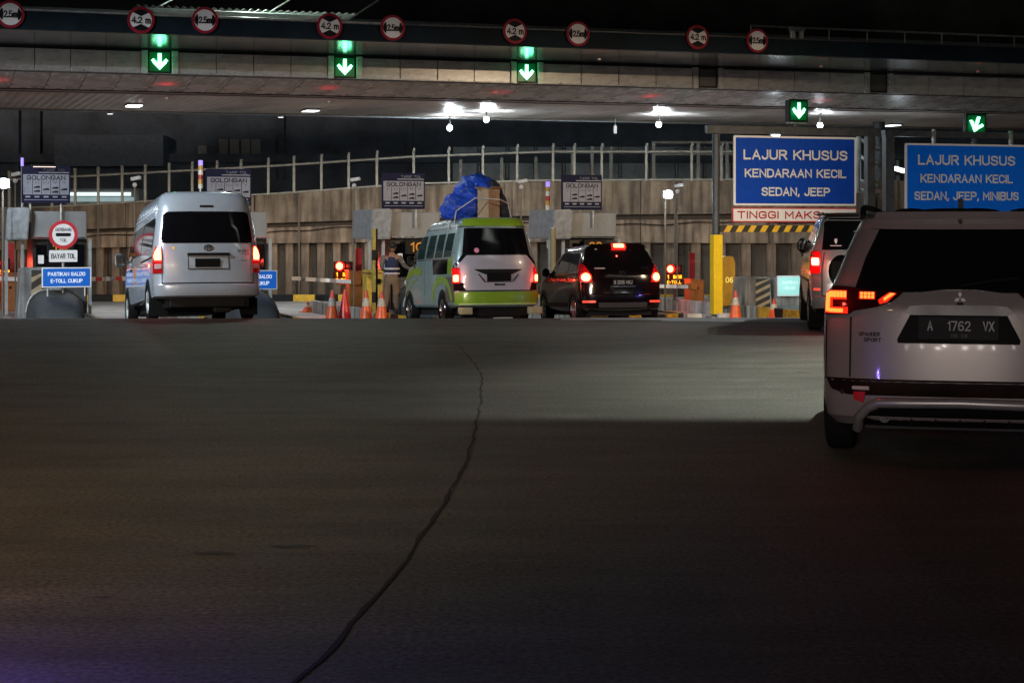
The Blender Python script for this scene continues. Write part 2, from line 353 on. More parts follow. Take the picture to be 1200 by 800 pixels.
# corrugated soffit
bm = BM(); N = int((XR-XL)/.06); A = []; B = []
for k in range(N+1):
    xx = XL+k*.06; zz = 4.955+(0.022 if (k//2) % 2 else 0)
    A.append(bm.verts.new((xx, 2.46, zz))); B.append(bm.verts.new((xx, 11.0, zz)))
for k in range(N): bm.faces.new((A[k], A[k+1], B[k+1], B[k]))
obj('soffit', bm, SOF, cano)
bm = BM(); box(bm, ((XL+XR)/2, 11.04, 5.2), (XR-XL, .1, .55)); obj('rear_fascia', bm, mat('rear_fascia_sheet', (.30, .32, .35), .4, .3), cano)
bm = BM(); box(bm, ((XL+XR)/2, 5.7, 5.50), (XR-XL, 10.6, .08)); obj('roof_deck', bm, DKSTEEL, cano)
bm = BM(); box(bm, ((XL+XR)/2, 6.0, 7.6), (XR-XL, .3, 3.6)); obj('sky_mask', bm, mat('sky_mask_black', (.012, .013, .013), .8, var=.4, scale=.5, spec=.05), cano)  # added black sheet darkening the open sky behind the canopy
for z_ in (6.6, 7.3):
    bm = BM(); box(bm, ((XL+XR)/2, 5.8, z_), (XR-XL, .08, .10)); obj('roof_beam', bm, DKSTEEL, cano)
for px in (-190, 1030, 1560):                                          # columns carrying the roof
    x = on(px, 8.5); bm = BM(); cyl(bm, (x, 8.5, -.86), (x, 8.5, 4.95), .2, n=20); obj('column', bm, DKSTEEL, cano, smooth=40)
# recess frames beside each signal
for b in bx:
    for s_ in (-.365, .365):
        bm = BM(); box(bm, (b+s_, -.03, z80+.26), (.15, .10, .56), bev=.008); obj('recess_post', bm, PAN, cano)

# ---- lane signals ----------------------------------------------------------
def arrow_pts(cx, cz, k, tilt=0):
    pts = [(-.045, .21), (.045, .21), (.045, -.035), (.150, .075), (.21, .03), (0, -.20), (-.21, .03), (-.150, .075), (-.045, -.035)]
    c, s = math.cos(tilt), math.sin(tilt)
    return [(cx+k*(x*c-z*s), cz+k*(x*s+z*c)) for x, z in pts]
def signal(loc, rz, label, on_, k=1.0, tilt=0, hang=False):
    t = thing('lane_signal', label, 'lane signal', loc, rz, 'overhead lane signals')
    bm = BM(); box(bm, (0, .10, 0), (.56*k, .2, .54*k), bev=.012); obj('housing', bm, BLACK, t)
    bm = BM(); box(bm, (0, -.03, .275*k), (.58*k, .1, .02)); obj('visor', bm, BLACK, t)
    if on_:
        bm = BM(); box(bm, (0, -.006, 0), (.48*k, .01, .46*k)); obj('halo_panel', bm, em('green_halo_panel', (.0, .20, .06), .10), t)  # green halo around the arrow put into a glowing panel
        p = arrow_pts(0, 0, k*.98, tilt)
        slab('arrow_backing', arrow_pts(0, 0, k*.98, tilt), em('green_arrow_glow', (.12, 1, .42), 2.4), t, .016, .008)
        bm = BM()
        # led dots inside the arrow outline
        def inside(x, z):
            c = False
            for i in range(len(p)):
                (xa, za), (xb, zb) = p[i], p[i-1]
                if (za > z) != (zb > z) and x < (xb-xa)*(z-za)/(zb-za)+xa: c = not c
            return c
        st = .030*k
        for i in range(-9, 10):
            for j in range(-9, 10):
                if inside(i*st, j*st): cyl(bm, (i*st, -.016, j*st), (i*st, -.026, j*st), .0135*k, n=6)
        obj('arrow', bm, GRN, t)
    else:
        bm = BM(); box(bm, (0, -.006, 0), (.46*k, .01, .44*k)); obj('dark_screen', bm, mat('unlit_screen', (.07, .065, .06), .5), t)
    if on_: lamp('POINT', (0, -.16, 0), 5, (.05, 1, .35), t, .12)
    if hang:
        bm = BM(); box(bm, (0, .1, -.30*k), (.52*k, .16, .03)); obj('bottom_rail', bm, STEEL, t)
        bm = BM(); box(bm, (0, .12, -.42*k), (.10, .08, .34)); obj('mounting_bracket', bm, DKSTEEL, t)
    return t
names = ['lit green arrow signal directly above the white minibus', 'lit green arrow signal above the traffic cones, second from the left', 'lit green arrow signal above the green van with the blue tarp',
         'unlit dark signal box in the canopy fascia left of the first blue sign', 'unlit dark signal box in the canopy fascia above the gap between blue signs']
for (p, o_), lb in zip(boxes[:5], names):
    signal(W(on(p, -.02), -.02, z80+.27), AL, lb, o_)

# ---- round limit signs -----------------------------------------------------
def limit_sign(px, py, kind, label):
    c = -3.53; x = on(px, c); z = hgt(px, py, c)
    t = thing('height_limit_sign' if kind == 'h' else 'width_limit_sign', label, 'road sign', W(x, c, z), AL, 'round limit signs on the canopy')
    r = .295
    slab('rim', disc(0, 0, r, 40), mat('dark_red_rim', (.30, .012, .03), .5, spec=.15), t, .03, .03)
    slab('face', disc(0, 0, r*.80, 40), WHITEP, t, .036, .02)
    for s_ in (1, -1):
        a = r*.80
        arc = [(a*math.sin(q), a*math.cos(q)) for q in [math.radians(-46+92*k/10) for k in range(11)]]
        tri = arc+[(0, a*.36)]
        tri = [(u, v*s_) for u, v in tri]
        if kind == 'w': tri = [(v*1.0, u*.8) for u, v in tri]; tri = tri[:11]+[(s_*a*.60, 0)]
        slab('limit_wedge', tri, INK, t, .042, .008)
    text('4.2 m' if kind == 'h' else '2.5m', 0, 0, r*1.42 if kind == 'h' else r*.98, r*.52, INK, t, off=.052, bold=.045)
    bm = BM(); cyl(bm, (0, 0, -.0), (0, .05, 0), .04); obj('bracket', bm, STEEL, t)
for px, py, k, lb in [(12, 17, 'w', '2.5 m width limit sign in the top left corner'), (165, 24, 'h', '4.2 m height limit sign over the white minibus signal'), (240, 24, 'w', '2.5 m width limit sign right of the white minibus signal'),
                      (386, 31, 'h', '4.2 m height limit sign beside the second green arrow'), (460, 33, 'w', '2.5 m width limit sign between the second and third green arrows'),
                      (603, 37, 'h', '4.2 m height limit sign above the third green arrow'), (677, 40, 'w', '2.5 m width limit sign right of the third green arrow'),
                      (817, 44, 'h', '4.2 m height limit sign above the unlit signal box'), (887, 48, 'w', '2.5 m width limit sign rightmost on the canopy')]:
    limit_sign(px, py, k, lb)

# ---- catwalk with lit mesh on the canopy top left ---------------------------
ct = thing('roof_catwalk', 'brightly lit metal catwalk on top of the canopy at upper left', 'catwalk', W(on(160, -2.6), -2.6, 6.2), AL)
c0, c1 = 0, on(420, -2.6)-on(160, -2.6)
bm = BM(); cyl(bm, (c0, -.72, .10), (c1-.6, -.72, .08), .065); obj('gutter_pipe', bm, mat('pale_green_paint', (.42, .50, .46), .5, var=.15), ct, smooth=40)
bm = BM(); cyl(bm, (c0-3, -.9, .0), (c1+.6, -.9, -.02), .03); obj('conduit', bm, STEEL, ct, smooth=40)
bm = BM(); n = 30
for k in range(n):
    x = c0+(c1-c0)*k/n; box(bm, (x, .2, .24), ((c1-c0)/n*.5, 1.2, .02), ry=.5)
obj('grating', bm, STEEL, ct); ct.children[-1]['kind'] = 'stuff'
for a, b in ((0, .9), (2.6, 3.4), (4.6, 5.4)):
    bm = BM(); cyl(bm, (c0+a, -.6, -.02), (c0+b+.4, .3, .75), .02, n=8); obj('brace', bm, STEEL, ct)
bm = BM(); box(bm, ((c0+c1)/2, .9, .62), (1.6, .12, .08)); bm.transform(Matrix.Translation((0, -.2, .35))); obj('lamp_housing', bm, DKSTEEL, ct)
bm = BM(); box(bm, ((c0+c1)/2, .9, .57), (1.5, .09, .02)); bm.transform(Matrix.Translation((0, -.2, .35))); obj('added_tube', bm, em('added_tube_light', (.75, 1, .85), 5), ct)  # added tube kept out of view, brightening the catwalk pipe
lamp('POINT', ((c0+c1)/2, -.2, .80), 320, (.8, 1, .88), ct, .15)
# upper railing at top right
ur = thing('roof_railing', 'dark rail with thin posts on the canopy roof at top right', 'railing', W(on(880, -1), -1, 6.15), AL)
e = on(1230, -1)-on(880, -1)
bm = BM(); cyl(bm, (0, 0, .62), (e, 0, .62), .03); cyl(bm, (0, 0, .02), (e, 0, .02), .03); obj('rail', bm, STEEL, ur)
for k in range(9):
    bm = BM(); cyl(bm, (e*k/8, 0, 0), (e*k/8, 0, .65), .02, n=8); obj('post', bm, STEEL, ur)
ub = thing('floodlight_bracket', 'small pale fixture standing on the canopy roof above the rightmost width sign', 'light fixture', W(on(934, -1.6), -1.6, 5.95), AL)
for s_ in (-.12, .12):
    bm = BM(); box(bm, (s_, 0, .35), (.1, .1, .7), bev=.01); obj('upright', bm, WHITEP, ub)
bm = BM(); box(bm, (0, 0, .7), (.4, .16, .1)); obj('fixture_head', bm, STEEL, ub)

# conduits and cables on the canopy and the ramp wall
for c_, z_, nm in ((3.2, 4.93, 'front'), (9.9, 4.90, 'rear')):
    bm = BM(); tube(bm, [(XL+k*2, 0, random.uniform(-.008, .008)) for k in range(int((XR-XL)/2)+1)], .018, 6)
    o = obj('conduit', bm, mat('brown_grey_pipe', (.16, .13, .10), .6), cano, loc=(0, c_, z_))
bm = BM()
for k in range(0, 44): 
    if k % 3 == 0: cyl(bm, (XL+k+.3, -.04, z80+.02), (XL+k+.3, -.055, z80+.02), .018, n=6)
o = obj('rivet', bm, BLKP, cano); o['kind'] = 'stuff'
# ---- lamps under the canopy --------------------------------------------------
def bulb(px, py, c, label, e, hang=.38):
    x = on(px, c); z = hgt(px, py, c)
    t = thing('hanging_lamp', label, 'lamp', W(x, c, z), AL, 'hanging lamps under the canopy')
    bm = BM(); cyl(bm, (0, 0, .09), (0, 0, max(.2, 4.955-z)), .02); obj('stem', bm, DKSTEEL, t)
    bm = BM(); cyl(bm, (0, 0, .05), (0, 0, .15), .06, .04); obj('cap', bm, STEEL, t)
    bm = BM(); sph(bm, (0, 0, 0), .085, 16, (1, 1, 1.15)); obj('bulb', bm, WHT, t, smooth=60)
    lamp('POINT', (0, 0, 0), e, (.80, .92, 1), t, .135)
bulb(527, 150, 9.6, 'bright bare bulb hanging lowest under the canopy, above the blue tarp', 260)
bulb(570, 140, 7.4, 'bright bare bulb hanging just right of and above the lowest bulb', 300)
bulb(772, 146, 7.0, 'bright bare bulb hanging above the black SUV', 300)
bulb(961, 147, 5.2, 'lamp close under the soffit behind the top of the first blue sign', 120, .2)
def down(px, py, c, label, e, lit=True):
    x = on(px, c)
    t = thing('ceiling_light', label, 'lamp', W(x, c, 4.95), AL, 'flat lights set in the canopy soffit')
    bm = BM(); box(bm, (0, 0, -.02), (.46, .80, .05), bev=.01); obj('frame', bm, STEEL, t)
    bm = BM(); box(bm, (0, 0, -.052), (.38, .68, .02)); obj('diffuser', bm, em('panel_white', (.95, .97, 1), 9) if lit else em('panel_dim', (.9, .95, 1), 3), t)
    lamp('AREA', (0, 0, -.08), e, (.92, .96, 1), t, .35, target=(0, 0, -3))
down(157, 120, 7.6, 'flat lit ceiling light above the white minibus', 260)
down(364, 126, 8.2, 'flat lit ceiling light above the barrier arm', 160, False)
down(1044, 148, 9.4, 'small flat ceiling light left of the rightmost signal', 120, False)
# spot-shaped small downlights by the rear edge
for px, lb in ((129, 'small dim downlight at the canopy rear edge left of the minibus'), (329, 'small dim downlight at the canopy rear edge right of the minibus')):
    c = 10.6; x = on(px, c); t = thing('downlight', lb, 'lamp', W(x, c, 4.95), AL, 'small downlights at the canopy rear edge')
    bm = BM(); cyl(bm, (0, 0, 0), (0, 0, -.10), .09, .11); obj('can', bm, STEEL, t); bm = BM(); cyl(bm, (0, 0, -.101), (0, 0, -.11), .08); obj('lens', bm, em('dim_lens', (.9, .95, 1), 2), t)
    lamp('SPOT', (0, 0, -.12), 60, (.75, .88, 1), t, .08, (0, 0, -4), 60)

def red_glow_lamp(px, c, z, e, label, ang=120):  # added lamps aimed upward, throwing red glow on the canopy panels
    x = on(px, c); t = thing('added_red_lamp', label, 'added lamp', W(x, c, z), AL, 'small added red lamps under the canopy edge')
    bm = BM(); box(bm, (0, 0, -.03), (.07, .07, .04), bev=.01); obj('housing', bm, PAN, t); bm = BM(); box(bm, (0, 0, -.008), (.05, .05, .004)); obj('lens', bm, REDG, t)
    lamp('SPOT', (0, 0, .0), e, (1, .02, .05), t, .02, (0, 0, 2), ang, .9)
for px, lb in ((-2, 'added red lamp glowing on the sloping canopy panels at the far left edge'), (195, 'added red lamp below the first green arrow'), (385, 'added red lamp below the second green arrow'), (585, 'added red lamp below the third green arrow'), (762, 'added red lamp under the panels above the black SUV'), (962, 'added red lamp under the panels right of the rightmost width sign')):
    red_glow_lamp(px, 1.3, 4.72, 6.5, lb)
for px, lb in ((702, 'added red lamp glowing at the fascia foot left of the last 4.2 m sign'), (962, 'added red lamp glowing at the fascia foot above the first blue sign'), (1146, 'added red lamp glowing at the fascia foot above the second blue sign')):
    red_glow_lamp(px, -3.0, 5.60, 4, lb, 150)
# ---- flyover ramp behind: retaining wall, rails, building --------------------
SW = 36.0; YW = F/SW
def li(tab, x):
    if x <= tab[0][0]: a, b = tab[0], tab[1]
    elif x >= tab[-1][0]: a, b = tab[-2], tab[-1]
    else:
        for a, b in zip(tab, tab[1:]):
            if a[0] <= x <= b[0]: break
    return a[1]+(b[1]-a[1])*(x-a[0])/(b[0]-a[0])
TR = [(-300, 223), (60, 208.5), (330, 194), (480, 184), (640, 178), (850, 178), (1400, 178)]
PT = [(-300, 256), (60, 244), (330, 228), (480, 217), (640, 213), (850, 212), (1400, 212)]
PB = [(-300, 284), (60, 270), (330, 261), (550, 254), (850, 250), (1400, 250)]
BT = [(-300, 288), (60, 274), (330, 267), (550, 259), (850, 257), (1400, 257)]
BB = [(-300, 300), (60, 292), (330, 284.5), (550, 283), (850, 285), (1400, 285)]
def wx(px): return (px-600)/SW
def wz(py): return H+(HOR-py)/SW
rw = thing('retaining_wall', 'brown stained concrete ramp wall with vertical piles behind the toll booths', 'wall', (0, YW, 0))
xs = list(range(-300, 1401, 50))
def strip(name, tabT, tabB, y0, y1, m, parent, seg):
    for i in range(0, len(xs)-seg, seg):
        bm = BM(); a, b = xs[i], xs[i+seg]
        g = .012; pts = [(wx(a)+g, wz(li(tabB, a))), (wx(b)-g, wz(li(tabB, b))), (wx(b)-g, wz(li(tabT, b))), (wx(a)+g, wz(li(tabT, a)))]
        prism(bm, pts, y0, y1); obj(name, bm, m, parent)
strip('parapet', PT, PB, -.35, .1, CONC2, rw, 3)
strip('recess', PB, BT, .0, .12, mat('painted_recess_shade', (.10, .08, .06), .9), rw, 3)  # shadow line under the parapet put into a darker colour
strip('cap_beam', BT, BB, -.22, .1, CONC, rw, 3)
bm = BM(); box(bm, (wx(550), .30, .3), (1700/SW, .10, 2.4)); obj('backing_wall', bm, mat('painted_recess_shade', (.10, .08, .06), .9), rw)  # darker backing colour stands for shade between the piles
px = -290.0
pm = None; k = 0
while px < 1390:
    top = wz(li(BB, px)); hh = top+.9
    wd = .24+.06*(px > 600)
    bm = BM(); o = []
    a = .07
    A = [(-wd/2-a, 0), (-wd/2, -.26), (wd/2, -.26), (wd/2+a, 0)]
    lo = [bm.verts.new((x_, y_+.25, 0)) for x_, y_ in A]; hi = [bm.verts.new((x_, y_+.25, hh)) for x_, y_ in A]
    for i in range(3): bm.faces.new((lo[i], lo[i+1], hi[i+1], hi[i]))
    bm.faces.new(lo); bm.faces.new(hi); bm.faces.new((lo[0], lo[3], hi[3], hi[0]))
    obj('pile', bm, CONC, rw, loc=(wx(px), 0, -.9))
    px += 18.5+11*min(1, max(0, (px-420)/350)); k += 1
cb = BM(); tube(cb, [(wx(p), -.26, wz(li(BT, p)+4+1.6*math.sin(p/37.0)+1.0*math.sin(p/11.0))) for p in range(-280, 1380, 12)], .018, 6)
obj('cable', cb, BLKP, rw)
for px_ in (118, 352, 415, 590, 702, 790):
    bm = BM(); cyl(bm, (wx(px_), -.40, wz(li(PT, px_)+1)), (wx(px_), -.40, wz(352)), .03, n=8); obj('drain_pipe', bm, mat('brown_grey_pipe', (.16, .13, .10), .6), rw)
# base kerb of the wall, yellow and black
kb = thing('painted_kerb', 'low yellow and black kerb along the foot of the ramp wall', 'kerb', (0, YW-.8, -.86))
for i, px in enumerate(range(-290, 1390, 26)):
    bm = BM(); box(bm, (wx(px), 0, .11), (.70, .3, .22), bev=.015); obj('kerb_block', bm, YEL if i % 2 else BLKP, kb)
# railing on the ramp
PALE = mat('pale_rail_paint', (.38, .36, .30), .5, .1, var=.15)
rl = thing('guard_railing', 'cream pipe railing with hooked posts on top of the ramp wall', 'railing', (0, YW-.1, 0))
def rail(tab, r, off=0):
    bm = BM(); tube(bm, [(wx(p), 0, wz(li(tab, p)+off)) for p in (-300, 60, 200, 330, 480, 560, 640, 850, 1000)], r); return bm
obj('top_rail', rail(TR, .04), PALE, rl, smooth=50); obj('bottom_rail', rail(PT, .035, -1.5), PALE, rl, smooth=50)
posts = [-210, -182, -154, -126, -98, -70, -42, -14, 12, 36, 62, 89, 116, 144, 171, 199, 226, 255, 283, 315, 345, 377, 409, 442, 485, 526, 566, 606, 648, 673, 705, 757, 810, 845, 885, 925, 965]
for px in posts:
    z0, z1 = wz(li(PT, px)), wz(li(TR, px))
    bm = BM(); box(bm, (wx(px), 0, (z0+z1)/2+.1), (.075, .09, z1-z0+.2))
    box(bm, (wx(px)+.02, -.09, z1+.22), (.07, .14, .10)); obj('post', bm, PALE, rl)
r2 = thing('rear_railing', 'second pale railing a little farther back, its posts showing between the front ones', 'railing', (0, YW+3.2, 0))
s2 = F/(YW+3.2)
def x2(px): return (px-600)/s2
def z2(py): return H+(HOR-py)/s2
for px, top in ((540, 187), (588, 185), (628, 184), (671, 178), (694, 172), (716, 172), (766, 167), (818, 167), (852, 167), (905, 167)):
    bm = BM(); box(bm, (x2(px), 0, (z2(top)+z2(226))/2), (.11, .09, z2(top)-z2(226))); obj('post', bm, PALE, r2)
bm = BM(); tube(bm, [(x2(764), 0, z2(167)), (x2(1000), 0, z2(167))], .05); obj('top_rail', bm, PALE, r2)
bm = BM(); tube(bm, [(x2(764), 0, z2(181)), (x2(1000), 0, z2(181))], .04); obj('middle_rail', bm, PALE, r2)
# right-hand ramp railing curving away
GP = mat('pale_green_paint', (.42, .50, .46), .5, var=.15)
r3 = thing('curved_railing', 'pale green panel railing receding behind the gap between the two blue signs', 'railing', P(1006, HOR, 41))
b0 = P(1006, HOR, 41)
seq = [(1006, 41), (1020, 38), (1036, 34.5), (1052, 31.5), (1072, 28.5), (1100, 25.5)]
def q3(px, s, z): p = P(px, HOR, s); return (p.x-b0.x, p.y-b0.y, z-H)
for zz, r in ((4.05, .05), (3.55, .07), (2.85, .06), (2.6, .05)):
    bm = BM(); tube(bm, [q3(p, s, zz) for p, s in seq], r); obj('rail', bm, GP, r3)
for p, s in seq:
    bm = BM(); a = q3(p, s, 2.5); c = q3(p, s, 4.1); cyl(bm, a, c, .07, n=8); obj('post', bm, GP, r3)
bm = BM(); tops = [(bm.verts.new(q3(p, s, 2.5)), bm.verts.new(q3(p, s, -.86)), bm.verts.new(Vector(q3(p, s, 2.5))+Vector((.1, .4, 0))), bm.verts.new(Vector(q3(p, s, -.86))+Vector((.1, .4, 0)))) for p, s in seq]
for A, B in zip(tops, tops[1:]):
    bm.faces.new((A[0], B[0], B[1], A[1])); bm.faces.new((A[2], B[2], B[3], A[3])); bm.faces.new((A[0], B[0], B[2], A[2]))
obj('ramp_side', bm, CONC2, r3)
# ramp deck and building behind
bm = BM(); box(bm, (0, YW+7, 1.6), (60, 13, .5)); struct(obj('ramp_deck', bm, CONC2))
bd = thing('plaza_building', 'dark building with a row of grey windows behind the ramp railing', 'building', (0, 76, -.86))
SB = F/76
def bxx(px): return (px-600)/SB
def bzz(py): return H+(HOR-py)/SB+.86
WALLD = mat('building_wall', (.17, .20, .24), .7, var=.3, scale=.6)
WINM = mat('grey_window_panel', (.42, .48, .47), .35, .1, var=.25, scale=.9)
bm = BM(); box(bm, (bxx(520), 3, 4.6), (60, 6, 9.2)); obj('wall', bm, WALLD, bd)
bm = BM(); box(bm, (bxx(135), -.6, bzz(178)), (bxx(205)-bxx(80), 1.2, bzz(160)-bzz(196))); obj('projecting_block', bm, mat('bluish_render', (.26, .30, .36), .7), bd)
bm = BM(); box(bm, (bxx(500), -.3, bzz(186)), (50, .6, .35)); obj('ledge', bm, WALLD, bd)
for px in (262, 275, 288, 300):
    bm = BM(); box(bm, (bxx(px), -.05, bzz(172)), (.38, .12, .62), bev=.02); obj('window', bm, mat('lit_grey_pane', (.42, .40, .37), .4), bd)
bm = BM(); box(bm, (bxx(238), -.1, bzz(178)), (.36, .2, .5)); obj('vent_box', bm, mat('lit_grey_pane', (.42, .40, .37), .4), bd)
for i, px in enumerate(range(545, 860, 33)):
    bm = BM(); box(bm, (bxx(px), -.06, bzz(197)), (1.02, .12, 1.75), bev=.02); obj('window', bm, WINM, bd)
    bm = BM(); box(bm, (bxx(px+16.5), -.12, bzz(197)), (.07, .14, 1.8)); obj('mullion', bm, STEEL, bd)
for px in (20, 45, 330, 480):
    bm = BM(); box(bm, (bxx(px), -.1, bzz(160)), (.25, .25, 3.6)); obj('pilaster', bm, WALLD, bd)
# bright strip seen through the railing on the left: a passing lit coach
bs = thing('passing_coach', 'pale coach with a bright lit side passing behind the railing at left', 'bus', P(125, 243, 32))
z0 = 0
bm = BM(); box(bm, (0, 0, .28), (2.7, 1.6, .80), bev=.06); obj('body', bm, mat('coach_white', (.5, .55, .56), .3), bs)
bm = BM(); box(bm, (-.1, -.81, .47), (2.3, .02, .12)); obj('light_strip', bm, em('coach_strip', (.75, .95, 1), 1.3), bs)
bm = BM(); box(bm, (.0, -.81, .28), (2.4, .02, .16)); obj('window_band', bm, em('coach_window', (.5, .72, .74), .45), bs)
bm = BM(); box(bm, (1.0, -.82, .0), (.22, .02, .10)); obj('tail_light', bm, em('warm_tail', (1, .7, .4), 2), bs)
bm = BM(); box(bm, (.3, -.82, .0), (.3, .02, .06)); obj('marker_light', bm, em('warm_tail', (1, .7, .4), 2), bs)

# ---- islands and booths ------------------------------------------------------
GZ = -.86
YELK = mat('kerb_yellow', (.62, .33, .02), .6, var=.3, scale=8); GREYK = wall_mat('kerb_concrete', (.42, .41, .38))
NOSE = mat('grey_painted_nose', (.05, .053, .056), .7, var=.15, scale=3)
def island(px, label, nose=True, ylen=10.5):
    x = on(px, 0)
    t = thing('toll_island', label, 'traffic island', W(x, 0, GZ), AL, 'raised islands between toll lanes')
    hw = .95
    out = [(-hw+.06, -3.8)]+[(hw*.93*math.sin(q), -3.8-.85*math.cos(q)) for q in [math.radians(-80+20*k) for k in range(9)]]+[(hw-.06, -3.8), (hw-.06, ylen-4.5), (-hw+.06, ylen-4.5)]
    bm = BM(); A = [bm.verts.new((a, b, .30)) for a, b in out]; B = [bm.verts.new((a, b, 0)) for a, b in out]
    bm.faces.new(A); bm.faces.new(B)
    for i in range(len(out)): bm.faces.new((A[i], A[(i+1) % len(out)], B[(i+1) % len(out)], B[i]))
    obj('slab', bm, GREYC, t)
    for s_ in (-1, 1):
        for k in range(14):
            y = -3.5+k*.7; bm = BM(); box(bm, (s_*hw, y, .17), (.14, .68, .34), bev=.02)
            obj('kerb_block', bm, (YELK if k % 2 == 0 else BLKP) if k < 3 else GREYK, t)
    for k in range(7):
        q = math.radians(-78+26*k); bm = BM(); box(bm, (hw*math.sin(q), -3.85-.95*math.cos(q), .17), (.42, .14, .34), rz=q, bev=.02)
        obj('kerb_block', bm, YELK if k % 2 == 0 else BLKP, t)
    if nose:
        bm = BM(); R = []
        for y_, h_, w_ in ((-3.95, .02, .30), (-3.9, .16, .42), (-3.6, .38, .52), (-3.1, .56, .58), (-2.4, .66, .62), (-1.3, .70, .62), (-1.28, .66, .60), (-1.26, .0, .58)):
            R.append([bm.verts.new((w_*math.cos(q)*abs(math.cos(q))**-.35 if abs(math.cos(q)) > 1e-6 else 0, y_, .29+h_*abs(math.sin(q))**.75)) for q in [PI*k/16 for k in range(17)]])
        for A_, B_ in zip(R, R[1:]):
            for k in range(16): bm.faces.new((A_[k], A_[k+1], B_[k+1], B_[k]))
        bm.faces.new(R[0]); obj('impact_nose', bm, NOSE, t, smooth=45)
        bm = BM(); tube(bm, [(.62*math.cos(q)*abs(math.cos(q))**-.35 if abs(math.cos(q)) > 1e-6 else 0, -2.2, .31+.68*abs(math.sin(q))**.75) for q in [PI*k/20 for k in range(1, 20)]], .025); obj('edge_tube', bm, STEEL, t, smooth=50)
    return t
DKIN = mat('dark_booth_interior', (.022, .02, .02), .35)
def booth(px, label, num, dy=0):
    x = on(px, 0); t = thing('toll_booth', label, 'toll booth', W(x, dy, GZ+.3), AL, 'grey toll booths')
    z = -.3
    bm = BM(); box(bm, (.20, .9, z+2.42), (1.30, 1.9, .66), bev=.03); obj('roof_box', bm, BOOTHG, t)
    bm = BM(); prism(bm, [(-1.02, z+2.08), (-.52, z+2.08), (-.46, z+2.78), (-.52, z+2.84), (-.98, z+2.82)], -.35, 1.6); bmesh.ops.bevel(bm, geom=list(bm.edges), offset=.025, segments=2, affect='EDGES'); obj('roof_wing', bm, mat('pale_booth_wing', (.24, .25, .26), .5, var=.2), t)
    bm = BM(); box(bm, (.25, 1.0, z+1.2), (1.25, 1.7, 1.78)); obj('cabin', bm, DKIN, t)
    bm = BM(); box(bm, (.25, .12, z+1.55), (1.10, .03, .82)); obj('window', bm, GLASS, t)
    bm = BM(); box(bm, (.25, .11, z+.70), (1.2, .05, .80)); obj('lower_panel', bm, mat('dark_lower_panel', (.07, .07, .075), .5), t)
    for s_ in (-.98, -.62, .93):
        bm = BM(); box(bm, (s_, .0, z+1.20), (.07, .09, 1.80)); obj('frame_post', bm, mat('post_grey', (.32, .33, .34), .5), t)
    bm = BM(); box(bm, (.2, -.07, z+2.13), (1.2, .03, .03)); obj('trim', bm, CHROME, t)
    bm = BM(); box(bm, (.25, -.02, z+1.88), (.62, .1, .36), bev=.01); nb = obj('number_board', bm, BLACK, t)
    if num: text(num, .25, z+1.88, .36, .24, em('orange_numerals', (1, .36, .02), 1.4 if num != '14' else .35), t, bold=.03, y=-.075)
    bm = BM(); box(bm, (-.20, -.06, z+1.62), (.13, .02, .20)); obj('notice', bm, WHITEP, t)
    return t
def tariff(px, py0, py1, label):
    c = -.25; x = on(px, c); zt, zb = hgt(px, py0, c), hgt(px, py1, c); hh = zt-zb
    t = thing('tariff_sign', label, 'sign', W(x, c, zb), AL, 'toll class tariff boards')
    hw = .55
    NV = mat('navy_sign_sheet', (.012, .012, .035), .6, spec=.1); PG = mat('pale_grey_sheet', (.21, .21, .25), .5, var=.1)
    slab('panel', rrect(-hw, 0, hw, hh, .015), NV, t, 0, .06)
    slab('class_table', [(-hw+.03, hh*.23), (hw-.03, hh*.23), (hw-.03, hh*.78), (-hw+.03, hh*.78)], PG, t, .005, .01)
    text('GOLONGAN', 0, hh*.69, hw*1.60, hh*.125, INK, t, off=.009, bold=.05)
    text('TARIF TOL', hw*.35, hh*.90, hw*.95, hh*.07, PG, t, bold=.01)
    text('14' if False else 'I0', -hw*.72, hh*.89, hw*.14, hh*.07, mat('dim_blue_sheet', (.1, .1, .2), .5), t) if False else None
    slab('title_rule', [(-hw*.3, hh*.82), (hw*.95, hh*.82), (hw*.95, hh*.845), (-hw*.3, hh*.845)], mat('dim_grey_sheet', (.25, .25, .28), .5), t, .006, .01)
    for i, r in enumerate(('I', 'II', 'III', 'IV', 'V')):
        cx = (-2+i)*hw*.375
        text(r, cx, hh*.56, hw*.07*len(r) if r != 'V' else hw*.09, hh*.07, INK, t, off=.009)
        if i: slab('divider', [(cx-hw*.1875-.006, hh*.24), (cx-hw*.1875+.006, hh*.24), (cx-hw*.1875+.006, hh*.62), (cx-hw*.1875-.006, hh*.62)], INK, t, .008, .01)
        for zz in {0: (), 1: (.43, .32), 2: (.37,), 3: (.41, .30), 4: (.37,)}[i]:
            slab('truck_symbol', [(cx-hw*.13, hh*(zz-.02)), (cx+hw*.13, hh*(zz-.02)), (cx+hw*.13, hh*(zz+.028)), (cx+hw*.04, hh*(zz+.035)), (cx-hw*.13, hh*(zz+.01))], INK, t, .010, .01)
        slab('tariff_strip', [(cx-hw*.1, hh*.15), (cx+hw*.1, hh*.15), (cx+hw*.1, hh*.19), (cx-hw*.1, hh*.19)], mat('dim_grey_sheet', (.25, .25, .28), .5), t, .006, .01)
    slab('lower_rule', [(-hw*.9, hh*.08), (hw*.9, hh*.08), (hw*.9, hh*.092), (-hw*.9, hh*.092)], mat('dim_grey_sheet', (.25, .25, .28), .5), t, .006, .01)
    for s_ in (-.35, .35):
        bm = BM(); cyl(bm, (s_, .09, -.45), (s_, .09, hh*.8), .025, n=8); obj('support', bm, STEEL, t)
BP = [(54, 'at far left behind the round GERBANG TOL sign', '14'), (268, 'hidden mostly behind the white minibus', ''), (473, 'with orange number 10 beside the green van', '10'), (682, 'behind the black SUV with an orange 09', '09')]
